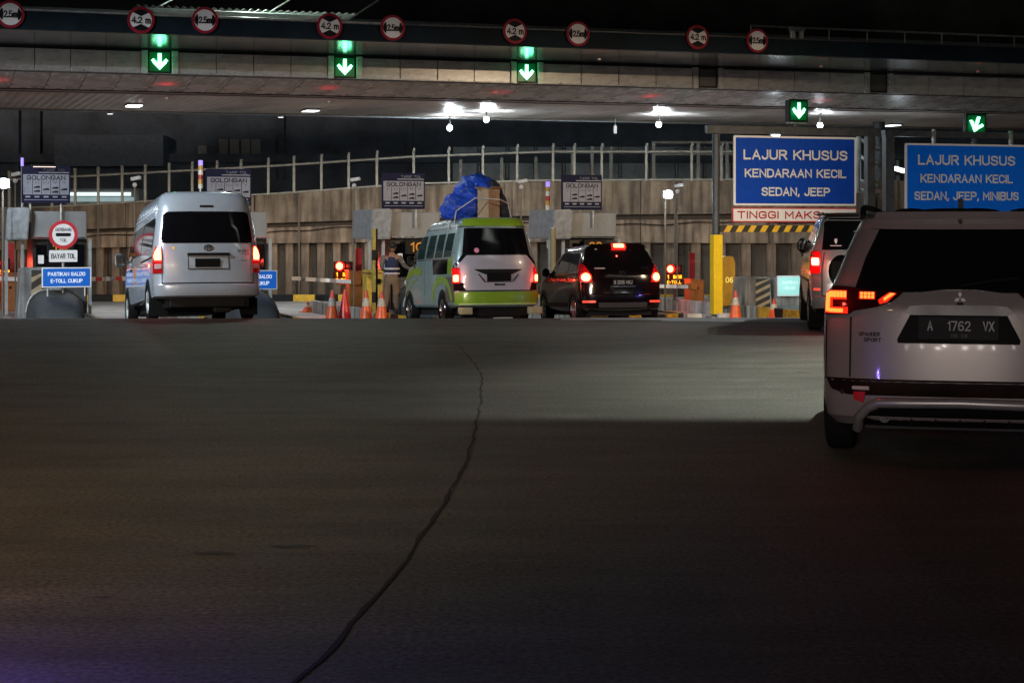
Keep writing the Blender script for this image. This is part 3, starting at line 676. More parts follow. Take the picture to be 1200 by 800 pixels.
for px, d, num in BP:
    island(px, {54: 'raised island at far left under the PASTIKAN SALDO board', 268: 'raised island just right of the white minibus with yellow kerb', 473: 'raised island carrying the cones and yellow cabinet, partly behind the green van', 682: 'raised island whose grey nose shows right of the black SUV'}[px])
    booth(px+4, 'grey toll booth '+d, num)
    tariff(px, {54: 195, 268: 198, 473: 203, 682: 205}[px], {54: 238, 268: 241, 473: 245, 682: 246}[px], 'GOLONGAN tariff board '+{54: 'at the far left edge, shaded under a lamp', 268: 'rising behind the roof of the white minibus', 473: 'on the booth left of the blue tarp load', 682: 'on the booth above the black SUV'}[px])
island(893, 'raised island behind the height limit portal, left of the silver SUV', False)
island(1105, 'raised island hidden behind the nearest white car', False)
# small lamp over the far left tariff sign
t = thing('sign_lamp', 'small warm lamp just above the far left GOLONGAN board', 'lamp', W(on(52, -.6), -.6, hgt(52, 195, -.6)), AL)
bm = BM(); box(bm, (0, 0, .02), (.6, .14, .05), bev=.01); obj('housing', bm, BLACK, t)
bm = BM(); box(bm, (0, -.0, -.012), (.5, .1, .012)); obj('tube', bm, em('pinkish_tube', (1, .75, .66), 1.6), t)

# ---- lane furniture -----------------------------------------------------------
def at(px, c, z=GZ): return W(on(px, c), c, z)
def tlight(px, py, c, label):
    t = thing('payment_signal', label, 'traffic light', at(px, c, GZ+.3), AL, 'red lane signals with amber text')
    z = hgt(px, py, c)-GZ-.3
    bm = BM(); cyl(bm, (.05, .1, 0), (.05, .1, z-.2), .035); obj('pole', bm, DKSTEEL, t)
    bm = BM(); box(bm, (0, .08, z+.13), (.50, .16, .27), bev=.02); obj('lamp_housing', bm, BLACK, t)
    bm = BM(); sph(bm, (-.12, -.0, z+.14), .095, 14, (1, .4, 1)); obj('red_lamp', bm, REDH, t, smooth=60)
    bm = BM(); lathe(bm, [(.10, .0), (.125, .0), (.125, -.06), (.115, -.06)], 'Y', 20, (-.12, 0, z+.14)); obj('hood', bm, REDG, t)  # hood emits red itself, lamp glow put into the part
    bm = BM(); sph(bm, (.13, -.0, z+.14), .075, 14, (1, .35, 1)); obj('dark_lamp', bm, mat('unlit_lens', (.05, .03, .02), .3), t, smooth=60)
    bm = BM(); box(bm, (0, .08, z-.15), (.52, .14, .28), bev=.01); obj('message_board', bm, BLACK, t)
    text('1', -.19, z-.08, .04, .11, AMB, t, bold=.05, y=-.0, off=.012+.0)
    text('BAYAR', .10, z-.08, .26, .10, AMB, t, bold=.03, off=.012)
    text('E-TOLL', 0, z-.23, .44, .09, AMB, t, bold=.03, off=.012)
    lamp('POINT', (-.12, -.25, z+.14), 34, (1, .05, .03), t, .08)
    bm = BM(); box(bm, (.02, .06, z-.33), (.38, .12, .04)); obj('lower_plate', bm, mat('olive_plate', (.2, .22, .05), .5), t)
tlight(403, 318, 3.2, 'red light with amber text beside the orange cabinet and cones')
tlight(790, 321, 3.2, 'red light with amber text right of the black SUV')
tlight(0, 315, 3.2, 'red light at the far left edge of the photo')
def cabinet(px, py0, c, label, num=None, w_=.42, m=ORANGE, group='orange barrier cabinets'):
    t = thing('barrier_cabinet', label, 'cabinet', at(px, c, GZ+.3), AL, group); zt = hgt(px, py0, c)-GZ-.3
    bm = BM(); box(bm, (0, .2, zt/2), (w_, .42, zt), bev=.02); obj('housing', bm, m, t)
    bm = BM(); prism(bm, [(-w_/2-.01, zt), (w_/2+.01, zt-.05), (w_/2+.01, zt-.02), (-w_/2-.01, zt+.04)], -.03, .43); obj('lid', bm, mat('dark_orange_lid', (.30, .10, .03), .5), t)
    bm = BM(); box(bm, (.0, -.012, zt*.62), (.06, .02, .06)); obj('lock', bm, BLACK, t)
    return t, zt
cabinet(418, 318, 2.6, 'orange brown barrier cabinet right of the red light with cones in front')
cabinet(817, 328, 2.6, 'orange brown barrier cabinet beside the tall yellow post')
cabinet(12, 320, 2.6, 'brown barrier cabinet at the far left edge')
def redboard(px, py0, py1, label):
    c = 4.2; t = thing('red_marker_board', label, 'marker board', at(px, c, GZ), AL, 'tall red marker boards'); z0, z1 = hgt(px, py1, c)-GZ, hgt(px, py0, c)-GZ
    bm = BM(); box(bm, (0, 0, (z0+z1)/2), (.17, .04, z1-z0), bev=.008); obj('board', bm, mat('red_board_paint', (.45, .025, .03), .5), t)
    bm = BM(); cyl(bm, (0, .05, 0), (0, .05, z1-.1), .025, n=8); obj('post', bm, DKSTEEL, t)
redboard(420, 291, 320, 'tall red board between the red light and booth 10'); redboard(811, 296, 330, 'tall red board right of the black SUV near the yellow post'); redboard(13, 285, 325, 'tall red board by the far left red light')
def arm(px0, py0, px1, py1, c, label, red=False):
    a, b = on(px0, c), on(px1, c); za, zb = hgt(px0, py0, c), hgt(px1, py1, c)
    t = thing('toll_barrier', label, 'barrier arm', W(b, c, zb), AL, 'toll barrier arms'); n = 8
    for k in range(n):
        u0, u1 = k/n, (k+1)/n
        bm = BM(); x0 = (a-b)*(1-u0); x1 = (a-b)*(1-u1); q0 = (za-zb)*(1-u0); q1 = (za-zb)*(1-u1)
        prism(bm, [(x0, q0-.05), (x1, q1-.05), (x1, q1+.05), (x0, q0+.05)], -.025, .025)
        obj('boom_section', bm, mat('red_boom', (.6, .05, .05), .4) if (red and k % 3 == 1) else mat('white_boom', (.92, .91, .89), .35), t)
    bm = BM(); box(bm, (.12, .06, 0), (.34, .14, .18), bev=.015); obj('pivot', bm, ORANGE, t)
arm(342, 326, 411, 330, 2.5, 'white boom lowered beside the white minibus, left of the red light')
arm(104, 327, 166, 326, 2.5, 'thin red and white boom between the blue board and the white minibus', True)
arm(758, 335, 806, 336, 2.5, 'white boom just right of the black SUV')
arm(-60, 325, 20, 327, 2.5, 'white boom at the far left edge')
# yellow cabinets
t = thing('yellow_card_machine', 'yellow card machine between the cones and the attendant', 'ticket machine', at(440, -.5, GZ+.3), AL)
zt = hgt(440, 318, -.5)-GZ-.3
bm = BM(); box(bm, (-.02, .2, zt/2-.03), (.42, .42, zt-.06), bev=.03); obj('housing', bm, mat('faded_yellow', (.62, .40, .05), .5, var=.2), t)
bm = BM(); box(bm, (.0, .2, zt), (.46, .46, .07), bev=.02); obj('cap', bm, mat('faded_yellow', (.62, .40, .05), .5), t)
bm = BM(); box(bm, (.03, -.015, zt-.25), (.2, .02, .14)); obj('reader', bm, BLACK, t)
t = thing('striped_pole', 'slim yellow and black pole in front of booth 10', 'pole', at(438, -1.3, GZ+.3), AL)
zt = hgt(438, 268, -1.3)-GZ-.3
for k in range(8):
    bm = BM(); box(bm, (0, 0, zt*(k+.5)/8), (.08, .08, zt/8)); obj('pole_section', bm, mat('dull_yellow_paint', (.38, .30, .06), .5, var=.3, scale=14) if k % 4 != 1 else BLKP, t)
bm = BM(); box(bm, (.075, .02, zt/2), (.05, .05, zt)); obj('backing_strip', bm, BLKP, t)
t = thing('bollard_pole', 'slim brown pole in front of the booth left of the black SUV', 'pole', at(648, -1.3, GZ+.3), AL)
zt = hgt(648, 268, -1.3)-GZ-.3
bm = BM(); cyl(bm, (0, 0, 0), (0, 0, zt), .075); obj('shaft', bm, mat('pale_brown_paint', (.30, .24, .12), .5), t, smooth=40)
bm = BM(); cyl(bm, (0, 0, zt), (0, 0, zt+.03), .085); obj('cap', bm, STEEL, t)
t = thing('card_machine', 'orange yellow card machine numbered 06 behind the yellow post', 'ticket machine', at(851, -.2, GZ+.3), AL)
zt = hgt(851, 300, -.2)-GZ-.3
bm = BM(); prism(bm, [(-.20, 0), (.26, 0), (.26, zt-.18), (.20, zt-.02), (.05, zt), (-.06, zt-.05), (-.12, zt-.35)], 0, .45); obj('housing', bm, mat('ochre_cabinet', (.55, .28, .02), .45), t)
text('06', .09, zt*.52, .22, .15, em('lit_yellow_numerals', (1, .8, .15), .9), t, bold=.02)
bm = BM(); box(bm, (-.26, -.02, zt*.86), (.16, .14, .22), bev=.02); obj('camera_head', bm, STEEL, t)
bm = BM(); box(bm, (-.27, -.02, zt*.62), (.10, .10, .62), rz=0, ry=.08); obj('reader_stand', bm, mat('blue_black_plastic', (.02, .06, .14), .3), t)
bm = BM(); box(bm, (-.265, -.08, zt*.66), (.05, .01, .3), ry=.08); obj('lit_screen', bm, em('blue_screen', (.1, .45, 1), .6), t)
# traffic cones
def cone(px, py0, c, label, plain=False, py1=374, z=None):
    z = GZ if z is None else z
    p = at(px, c, 0); p.z = gz(p.y)+.0 if z is None else max(gz(p.y), z)
    t = thing('traffic_cone', label, 'traffic cone', p, AL+random.uniform(-.4, .4), 'traffic cones')
    hh = hgt(px, py0, c)-p.z; m = PVCR if plain else PVC
    def rr(f): return .165*(1-f)+.028*f
    bm = BM(); box(bm, (0, 0, .018), (.38, .38, .036), bev=.01); obj('base', bm, m, t)
    def ring(nm, f0, f1, mm, ex=0):
        bm = BM(); lathe(bm, [(0, .036+f0*(hh-.036)), (rr(f0)+ex, .036+f0*(hh-.036)), (rr(f1)+ex, .036+f1*(hh-.036)), (0, .036+f1*(hh-.036))], 'Z', 20); obj(nm, bm, mm, t, smooth=40)
    if plain: ring('shell', 0, 1, m)
    else:
        ring('shell', 0, .48, m); ring('reflective_collar', .48, .74, mat('dirty_white_collar', (.6, .52, .42), .5, var=.3, scale=25), .004); ring('tip', .74, 1, mat('red_tip', (.62, .07, .035), .4))
    return t
cone(389, 340, -2.2, 'orange cone with dirty white collar, leftmost of the four by the red light')
cone(404, 339, -2.0, 'plain red cone without a collar, second of the four', True)
cone(429, 340, -2.4, 'orange cone with white collar, third of the four, in front of the yellow machine')
cone(447, 341, -2.4, 'orange cone with white collar, nearest the attendant')
cone(862, 340, -2.2, 'dull orange cone right of the 06 machine')
cone(907, 350, -2.6, 'dull orange cone in front of the grey barrier by the silver SUV')
# tiny far cone
c_ = 6.0; t = cone(361, 354, c_, 'small pale cone far back between the yellow kerb and the barrier arm'); 
# fallen cones / kerb pieces under the green van
t = thing('wheel_chock', 'orange block lying beneath the green van', 'block', at(562, -1.5, GZ+.02), AL); bm = BM(); box(bm, (0, 0, .14), (.36, .2, .28), bev=.02); obj('wedge', bm, mat('orange_block', (.7, .26, .04), .5), t)
# concrete barriers with chevrons on the right, one at left
def chev(px, py0, w_, c, label, stripes=True):
    t = thing('concrete_barrier', label, 'barrier', at(px, c, GZ), AL, 'grey concrete crash blocks'); zt = hgt(px, py0, c)-GZ
    bm = BM(); prism(bm, [(-w_/2-.06, 0), (w_/2+.06, 0), (w_/2-.02, zt-.04), (w_/2-.06, zt), (-w_/2+.06, zt), (-w_/2+.02, zt-.04)], 0, .9); bmesh.ops.bevel(bm, geom=list(bm.edges), offset=.02, segments=2, affect='EDGES'); obj('block', bm, GREYC, t)
    if stripes:
        x0, x1 = -w_*.12, w_*.46; z0_, z1_ = .12*zt+.1, zt*.97
        slab('stripe_board', [(x0, z0_), (x1, z0_), (x1, z1_), (x0, z1_)], mat('black_stripe', (.03, .025, .02), .5), t, .01, .02)
        hh = z1_-z0_; n = 4
        for k in range(n):
            a = z0_+hh*(k+.15)/n; sl = hh/n*.75; b = min(a+hh/n*.42, z1_)
            pts = [(x0, a-sl*.2), (x1, a+sl), (x1, min(b+sl, z1_)), (x0, b-sl*.2)]
            pts = [(u, max(z0_, min(z1_, v))) for u, v in pts]
            slab('chevron_stripe', pts, mat('pale_stripe', (.36, .27, .16), .5), t, .014, .01)
chev(889, 325, .72, -1.0, 'grey crash block with diagonal hazard stripes left of the cyan sign')
chev(928, 325, .95, -1.0, 'grey crash block behind the cyan lit sign', False)
chev(41, 314, .66, -2.2, 'dirty crash block with faded chevrons beside the PASTIKAN SALDO board')
t = thing('screen_sign', 'glowing cyan white sign board on the crash block beside the silver SUV', 'sign', at(925, -1.12, hgt(925, 347, -1.12)), AL)
bm = BM(); box(bm, (0, 0, .27), (.72, .05, .54), bev=.01); obj('frame', bm, WHITEP, t)
bm = BM(); box(bm, (0, -.028, .27), (.66, .01, .47)); obj('panel', bm, em('cyan_panel', (.45, .95, .88), .62), t)
text('PASTIKAN', .0, .36, .44, .08, em('pale_panel_text', (.9, 1, .97), .8), t, off=.036); text('SALDO', .0, .22, .3, .08, em('pale_panel_text', (.9, 1, .97), .8), t, off=.036)
lamp('POINT', (0, -.5, .3), 6, (.45, .85, 1), t, .2)
# low white kerb blocks near the yellow post
for px, py, lb in ((797, 0, 'left of the tall yellow post'), (848, 0, 'right of the tall yellow post')):
    pass
for px, lb in ((813, 'low white kerb marker left of the tall yellow post'), (850, 'low white kerb marker right of the tall yellow post')):
    t = thing('kerb_marker', lb, 'kerb marker', at(px, -1.9, gz(45)), AL, 'white kerb markers'); bm = BM(); box(bm, (0, 0, .05), (.42, .12, .12), bev=.02); obj('block', bm, mat('white_kerb_paint', (.7, .68, .66), .4), t)

# ---- posts with lamps and cameras ---------------------------------------------
def flood(px, py, c, label, e, col=(.75, .9, 1)):
    z = hgt(px, py, c); t = thing('floodlight', label, 'lamp', at(px, c, z), AL, 'bright floodlights')
    bm = BM(); box(bm, (0, .06, 0), (.28, .12, .22), bev=.02); obj('housing', bm, STEEL, t)
    bm = BM(); sph(bm, (0, -.02, 0), .125, 16, (1, .5, .95)); obj('lens', bm, WHT, t, smooth=60)
    bm = BM(); cyl(bm, (.0, .2, -.1), (.0, .2, GZ-z+.1), .025, n=8); obj('pole', bm, mat('brown_grey_pipe', (.16, .13, .10), .6), t)
    lamp('POINT', (0, -.22, 0), e, col, t, .12)
flood(4, 215, -1.0, 'bright white floodlight at the far left edge below the ceiling', 55)
flood(783, 228, 1.2, 'bright white floodlight on a post above the red light', 60)
flood(909, 157, 2.0, 'small bright lamp at the top edge of the first blue sign', 14)
def cctv(px, py, c, label, base=None):
    z = hgt(px, py, c); t = thing('security_camera', label, 'camera', at(px, c, z), AL, 'security cameras on thin posts')
    bm = BM(); box(bm, (.02, -.05, .06), (.10, .26, .09), rz=.9, rx=-.15, bev=.02); obj('housing', bm, mat('grey_white_casing', (.5, .5, .48), .5), t)
    bm = BM(); sph(bm, (0, 0, -.10), .06, 12); obj('dome', bm, mat('grey_white_casing', (.5, .5, .48), .5), t, smooth=60)
    bm = BM(); cyl(bm, (0, .03, -.05), (0, .03, GZ-z+.3 if base is None else base), .018, n=8); obj('post', bm, mat('brown_grey_pipe', (.16, .13, .10), .6), t)
cctv(794, 220, 2.2, 'white camera just right of the floodlight above the red light'); cctv(611, 215, 1.5, 'white camera in front of the ramp wall right of the blue tarp')
cctv(158, 212, 1.5, 'white camera above the front of the white minibus'); cctv(415, 213, 1.5, 'white camera on a thin post left of booth 10'); cctv(18, 207, 1.0, 'white camera beside the far left floodlight')
def beacon(px, py0, py1, label, banded=True):
    c = .6; z1, z0 = hgt(px, py0, c), hgt(px, py1, c); t = thing('beacon_mast', label, 'signal mast', at(px, c, z0), AL, 'thin masts with violet tips')
    hh = z1-z0; cs = [(.8, .75, .6), (.7, .35, .05), (.5, .04, .04), (.75, .7, .6), (.55, .3, .05)] if banded else [(.3, .3, .33)]*2
    n = len(cs)
    for i, cc in enumerate(cs):
        bm = BM(); cyl(bm, (0, 0, hh*.82*i/n), (0, 0, hh*.82*(i+1)/n), .06 if banded else .03, n=10); obj('band', bm, mat('band_%d%d%d' % tuple(int(q*9) for q in cc), cc, .4), t)
    bm = BM(); cyl(bm, (0, 0, hh*.82), (0, 0, hh), .055 if banded else .035, n=10); obj('tip', bm, em('violet_tip', (.35, .25, 1), 1.2), t)
    bm = BM(); cyl(bm, (0, .0, 0), (0, .0, -1.0), .03, n=8); obj('pole', bm, STEEL, t)
beacon(235, 188, 221, 'banded mast with violet tip beside the GOLONGAN board behind the minibus'); beacon(642, 213, 246, 'banded mast with violet tip right of the blue tarp'); beacon(26, 185, 238, 'thin grey mast with violet tip at far left', False)

# ---- signs on the left ---------------------------------------------------------
c = -2.6
t = thing('toll_gate_sign', 'round red rimmed GERBANG TOL sign above the BAYAR TOL plate', 'road sign', at(74, c, hgt(74, 275, c)), AL); r = .315
slab('rim', disc(0, 0, r, 40), REDP, t, .03, .03); slab('face', disc(0, 0, r*.76, 40), WHITEP, t, .036, .02)
slab('bar', rrect(-r*.52, -r*.12, r*.52, r*.12, .03), INK, t, .042, .01)
text('GERBANG', 0, r*.36, r*1.08, r*.24, INK, t, off=.045, bold=.005); text('TOL', 0, -r*.38, r*.50, r*.24, INK, t, off=.045, bold=.005)
bm = BM(); cyl(bm, (0, .04, r*.8), (0, .04, -1.6), .03); obj('pole', bm, STEEL, t)
t = thing('pay_toll_sign', 'small white BAYAR TOL plate under the round sign', 'road sign', at(74, c, hgt(74, 300, c)), AL)
slab('plate', rrect(-.305, -.13, .305, .13, .02), WHITEP, t, .03, .02); text('BAYAR TOL', 0, 0, .52, .11, INK, t, off=.036, bold=.02)
slab('border', rrect(-.315, -.14, .315, .14, .02), INK, t, .027, .02)
LETW = mat('white_lettering', (.74, .74, .70), .5, spec=.1)
def balance(px, py, label, c=-3.0):
    t = thing('balance_reminder_sign', label, 'sign', at(px, c, hgt(px, py, c)), AL, 'PASTIKAN SALDO boards')
    hw, hh = .53, .22
    slab('border', rrect(-hw, -hh, hw, hh, .02), WHITEP, t, .0, .04); slab('panel', rrect(-hw+.025, -hh+.025, hw-.025, hh-.025, .015), em('backlit_blue', (.01, .17, .75), .42), t, .006, .02)
    text('PASTIKAN SALDO', 0, .075, .80, .085, em('backlit_white', (.8, .88, 1), .8), t, off=.012, bold=.035); text('E-TOLL CUKUP', 0, -.075, .68, .085, em('backlit_white', (.8, .88, 1), .8), t, off=.012, bold=.035)
    for s_ in (-.4, .4):
        bm = BM(); cyl(bm, (s_, .04, -.22), (s_, .04, -.42), .02, n=8); obj('leg', bm, STEEL, t)
balance(78, 325, 'blue PASTIKAN SALDO E-TOLL CUKUP board under the round sign'); balance(298, 328, 'blue PASTIKAN SALDO board half hidden behind the white minibus')
# ---- right-hand height limit portal and big blue signs --------------------------
c = -1.6
pt = thing('height_limit_portal', 'dark steel portal with a bright yellow post carrying the first blue sign', 'gantry', at(839, c, GZ), AL)
x1 = on(1019, c)-on(839, c); zb = hgt(839, 160, c)-GZ
bm = BM(); cyl(bm, (0, 0, 0), (0, 0, zb+.06), .095, n=16); obj('column', bm, DKSTEEL, pt, smooth=40)
bm = BM(); box(bm, (x1, 0, zb/2+.1), (.22, .2, zb+.25)); obj('column', bm, DKSTEEL, pt)
bm = BM(); box(bm, ((x1)/2, .02, zb+.18), (x1+.5, .22, .20)); obj('top_beam', bm, DKSTEEL, pt)
z1, z0 = hgt(839, 275, c)-GZ, hgt(839, 368, c)-GZ
bm = BM(); box(bm, (0, -.02, (z0+z1)/2), (.25, .24, z1-z0), bev=.01); obj('yellow_sleeve', bm, mat('reflective_yellow', (.95, .62, .015), .35, var=.06), pt)
bm = BM(); box(bm, (0, 0, .05), (.4, .4, .1)); obj('base_plate', bm, STEEL, pt)
zz = hgt(900, 268, c)-GZ; hb = .10
bm = BM(); box(bm, (x1/2, -.12, zz), (x1-.1, .05, .17)); obj('limit_bar', bm, mat('black_bar', (.03, .028, .02), .5), pt)
k = 0; x = .14
while x < x1-.25:
    bm = BM(); prism(bm, [(x, zz-.084), (x+.16, zz-.084), (x+.27, zz+.084), (x+.11, zz+.084)], -.155, -.146); obj('hazard_stripe', bm, mat('hazard_yellow', (.85, .50, .03), .4), pt); x += .34
# small brackets
def bluesign(px0, px1, py0, py1, c, lines, m, label, tinggi=False):
    xm = on((px0+px1)/2, c); hw = (on(px1, c)-on(px0, c))/2; zt, zb = hgt((px0+px1)/2, py0, c), hgt((px0+px1)/2, py1, c); hh = (zt-zb)/2
    t = thing('lane_sign', label, 'road sign', W(xm, c, (zt+zb)/2), AL, 'blue LAJUR KHUSUS lane signs')
    slab('border', rrect(-hw, -hh, hw, hh, .03), WHITEP, t, .0, .05); slab('panel', rrect(-hw+.05, -hh+.05, hw-.05, hh-.05, .02), m, t, .006, .03)
    for s, z_, wd, ht in lines: text(s, 0, hh*z_, hw*2*wd, hh*2*ht, LETW, t, off=.012, bold=.045)
    for k in (-.6, .6):
        bm = BM(); box(bm, (hw*k, .11, 0), (.06, .08, hh*1.9)); obj('stiffener', bm, STEEL, t)
    return t
bluesign(861, 1004, 160, 241, -1.85, [('LAJUR KHUSUS', .46, .85, .145), ('KENDARAAN KECIL', -.07, .83, .125), ('SEDAN, JEEP', -.60, .56, .125)], BLUEP, 'deep blue LAJUR KHUSUS sign reading SEDAN, JEEP on the portal')
bluesign(1062, 1204, 169, 250, -1.95, [('LAJUR KHUSUS', .53, .80, .145), ('KENDARAAN KECIL', .0, .76, .125), ('SEDAN, JEEP, MINIBUS', -.50, .86, .125)], BLUE2, 'brighter blue LAJUR KHUSUS sign reading SEDAN, JEEP, MINIBUS above the nearest car')
c2 = -1.85
t = thing('height_warning_sign', 'white red bordered TINGGI MAKS sign under the first blue sign', 'road sign', at(932, c2, hgt(932, 252, c2)), AL)
hw = on(1004, c2)-on(932, c2)
slab('border', rrect(-hw, -.185, hw, .185, .02), REDP, t, 0, .04); slab('panel', rrect(-hw+.03, -.155, hw-.03, .155, .01), WHITEP, t, .006, .02)
text('TINGGI MAKS', -hw*.26, 0, hw*1.33, .20, mat('dark_red_ink', (.42, .008, .012), .5, spec=.1), t, off=.012, bold=.045)
# second portal column between the signs and to the right
p2 = thing('sign_gantry', 'dark steel gantry behind the gap between the two blue signs', 'gantry', at(1041, -1.5, GZ), AL)
zb = hgt(1041, 160, -1.5)-GZ; x2_ = on(1225, -1.5)-on(1041, -1.5)
bm = BM(); box(bm, (0, 0, zb/2), (.26, .2, zb)); obj('column', bm, DKSTEEL, p2)
bm = BM(); box(bm, (x2_, 0, zb/2), (.26, .2, zb)); obj('column', bm, DKSTEEL, p2)
bm = BM(); box(bm, (x2_/2, 0, zb+.08), (x2_+.3, .2, .16)); obj('top_beam', bm, DKSTEEL, p2)
for px in (1090, 1180):
    bm = BM(); box(bm, (on(px, -1.5)-on(1041, -1.5), -.18, zb-.6), (.07, .1, 1.6)); obj('sign_strut', bm, STEEL, p2)
signal(at(936, -1.3, hgt(936, 130, -1.3)), AL+.12, 'lit green arrow signal hanging just above the first blue sign', 1, 1.06, 0, True)
signal(at(1144, -1.3, hgt(1144, 146, -1.3)), AL-.12, 'lit green slanting arrow signal above the second blue sign', 1, 1.06, -.33, True)
t = thing('tube_lamp', 'tilted white tube lamp left of the second blue sign', 'lamp', at(1054, 4, hgt(1054, 199, 4)), AL)
bm = BM(); box(bm, (0, 0, 0), (.34, .10, .12), ry=.25, bev=.03); obj('tube', bm, em('tube_white', (.85, .95, 1), 6), t)
bm = BM(); box(bm, (0, .06, .03), (.42, .08, .10), ry=.25); obj('housing', bm, STEEL, t)
lamp('POINT', (0, -.3, -.1), 30, (.8, .92, 1), t, .15)
t = thing('bullet_lamp', 'tiny white cylinder hanging from the rear canopy edge above the second tariff board', 'lamp', at(721, 9.5, hgt(721, 152, 9.5)), AL)
bm = BM(); cyl(bm, (0, 0, -.12), (0, 0, .12), .05); obj('body', bm, em('pale_bullet', (.9, .9, .9), .5), t); bm = BM(); cyl(bm, (0, 0, .12), (0, 0, .5), .015); obj('rod', bm, STEEL, t)
# ================================================================== VEHICLES
def paint(name, col, rough=.28, metal=.3, coat=.8): return mat(name, col, rough, metal, var=.03, coat=coat, rvar=.03)
class Car:
    def __init__(s, name, label, px, sc, th, L, rows, pm, rc=.35, rf=.7, n=2.6, cat='car', pitch=True, body='body', z=None):
        s.L, s.rows, s.rc, s.rf, s.n = L, rows, rc, rf, n
        p = P(px, HOR, sc); th = math.radians(th)
        f = Vector((-math.sin(th), math.cos(th), 0)); a = p+f*.9; b = p+f*(L-.9)
        za, zb = gz(a.y), gz(b.y); pt = math.atan2(zb-za, L-1.8) if pitch else 0
        z = za-math.sin(pt)*.9 if z is None else z
        s.t = thing(name, label, cat, (p.x, p.y, z), th, None, pt); s.pm = pm
        bm = BM(); A = 14; prev = None; cap0 = None
        for r in rows:
            z_, yr, yf, hw = r; ring = []
            q = [PI/2*i/A for i in range(A+1)]
            right = [(hw*math.sin(t)**(2/n), yr+rc*(1-math.cos(t)**(2/n) if math.cos(t) > 1e-6 else 1)) for t in q]
            rfe = min(rf, (yf-yr)/2.2)
            right += [(hw, yr+rc+(yf-rfe-yr-rc)*k/6) for k in range(1, 6)]
            right += [(hw*math.sin(t)**(2/n), yf-rfe*(1-(math.cos(t)**(2/n) if math.cos(t) > 1e-6 else 0))) for t in reversed(q)]
            pts_ = right+[(-x, y) for x, y in reversed(right[1:-1])]
            ring = [bm.verts.new((x, y, z_)) for x, y in pts_]
            if prev:
                m_ = len(ring)
                for i in range(m_): bm.faces.new((prev[i], prev[(i+1) % m_], ring[(i+1) % m_], ring[i]))
            else: cap0 = ring
            prev = ring
        bm.faces.new(prev); bm.faces.new(list(reversed(cap0)))
        s.body = obj(body, bm, pm, s.t, smooth=32)
        bm = BM(); box(bm, (0, L/2, .30), (rows[0][3]*1.7, L-.5, .20)); obj('underbody', bm, BLKP, s.t)
    def prof(s, z):
        R = s.rows
        z = max(R[0][0], min(R[-1][0], z))
        for a, b in zip(R, R[1:]):
            if a[0] <= z <= b[0]:
                k = (z-a[0])/(b[0]-a[0]); return [a[i]+(b[i]-a[i])*k for i in (1, 2, 3)]
    def ry(s, x, z):
        yr, yf, hw = s.prof(z); u = min(abs(x)/hw, .9995); return yr+s.rc*(1-(1-u**s.n)**(1/s.n))
    def rear(s, x, z, o):
        e = .01; y = s.ry(x, z); dx = (s.ry(x+e, z)-s.ry(x-e, z))/(2*e); dz = (s.ry(x, z+e)-s.ry(x, z-e))/(2*e)
        dz = max(-2, min(2, dz)); dx = max(-3, min(3, dx)); nn = Vector((dx, -1, dz)).normalized(); return Vector((x, y, z))+nn*o
    def sx(s, y, z):
        yr, yf, hw = s.prof(z); rfe = min(s.rf, (yf-yr)/2.2)
        a = 0
        if y < yr+s.rc: a = min(.9995, 1-(y-yr)/s.rc)
        elif y > yf-rfe: a = min(.9995, 1-(yf-y)/rfe)
        return hw*(1-a**s.n)**(1/s.n)
    def side(s, sg):
        def f(y, z, o):
            e = .01; x = s.sx(y, z); dy = (s.sx(y+e, z)-s.sx(y-e, z))/(2*e); dz = (s.sx(y, z+e)-s.sx(y, z-e))/(2*e)
            dy = max(-3, min(3, dy)); dz = max(-3, min(3, dz)); nn = Vector((1, -dy, -dz)).normalized(); p = Vector((x, y, z))+nn*o
            return Vector((p.x*sg, p.y, p.z))
        return f
    def patch(s, name, pts, m, face='rear', o=.008, pitch=.07, parent=None, inset=.02):
        mf = s.rear if face == 'rear' else s.side(-1 if face == 'left' else 1)
        bm = BM(); vs = [bm.verts.new((u, v, 0)) for u, v in pts]; bm.faces.new(vs)
        for ax in (0, 1):
            lo, hi = min(p[ax] for p in pts), max(p[ax] for p in pts); k = int((hi-lo)/pitch)
            for i in range(1, k+1):
                c = lo+(hi-lo)*i/(k+1); co = [0, 0, 0]; no = [0, 0, 0]; co[ax] = c; no[ax] = 1
                bmesh.ops.bisect_plane(bm, geom=bm.verts[:]+bm.edges[:]+bm.faces[:], plane_co=co, plane_no=no)
        bmesh.ops.triangulate(bm, faces=[f for f in bm.faces if len(f.verts) > 4])
        uv = {v: (v.co.x, v.co.y) for v in bm.verts}
        be = [e for e in bm.edges if len(e.link_faces) == 1]
        r = bmesh.ops.extrude_edge_only(bm, edges=be)
        nv = [g for g in r['geom'] if isinstance(g, bmesh.types.BMVert)]
        old = {v: tuple(v.co[:2]) for v in nv}
        for v, (a, b) in uv.items(): v.co = mf(a, b, o)
        for v in nv: a, b = old[v]; v.co = mf(a, b, -inset)
        return obj(name, bm, m, parent or s.t, smooth=35)
    def sym(s, name, pts, m, **k):
        return [s.patch(name, pts, m, **k), s.patch(name, [(-a, b) for a, b in reversed(pts)], m, **k)]
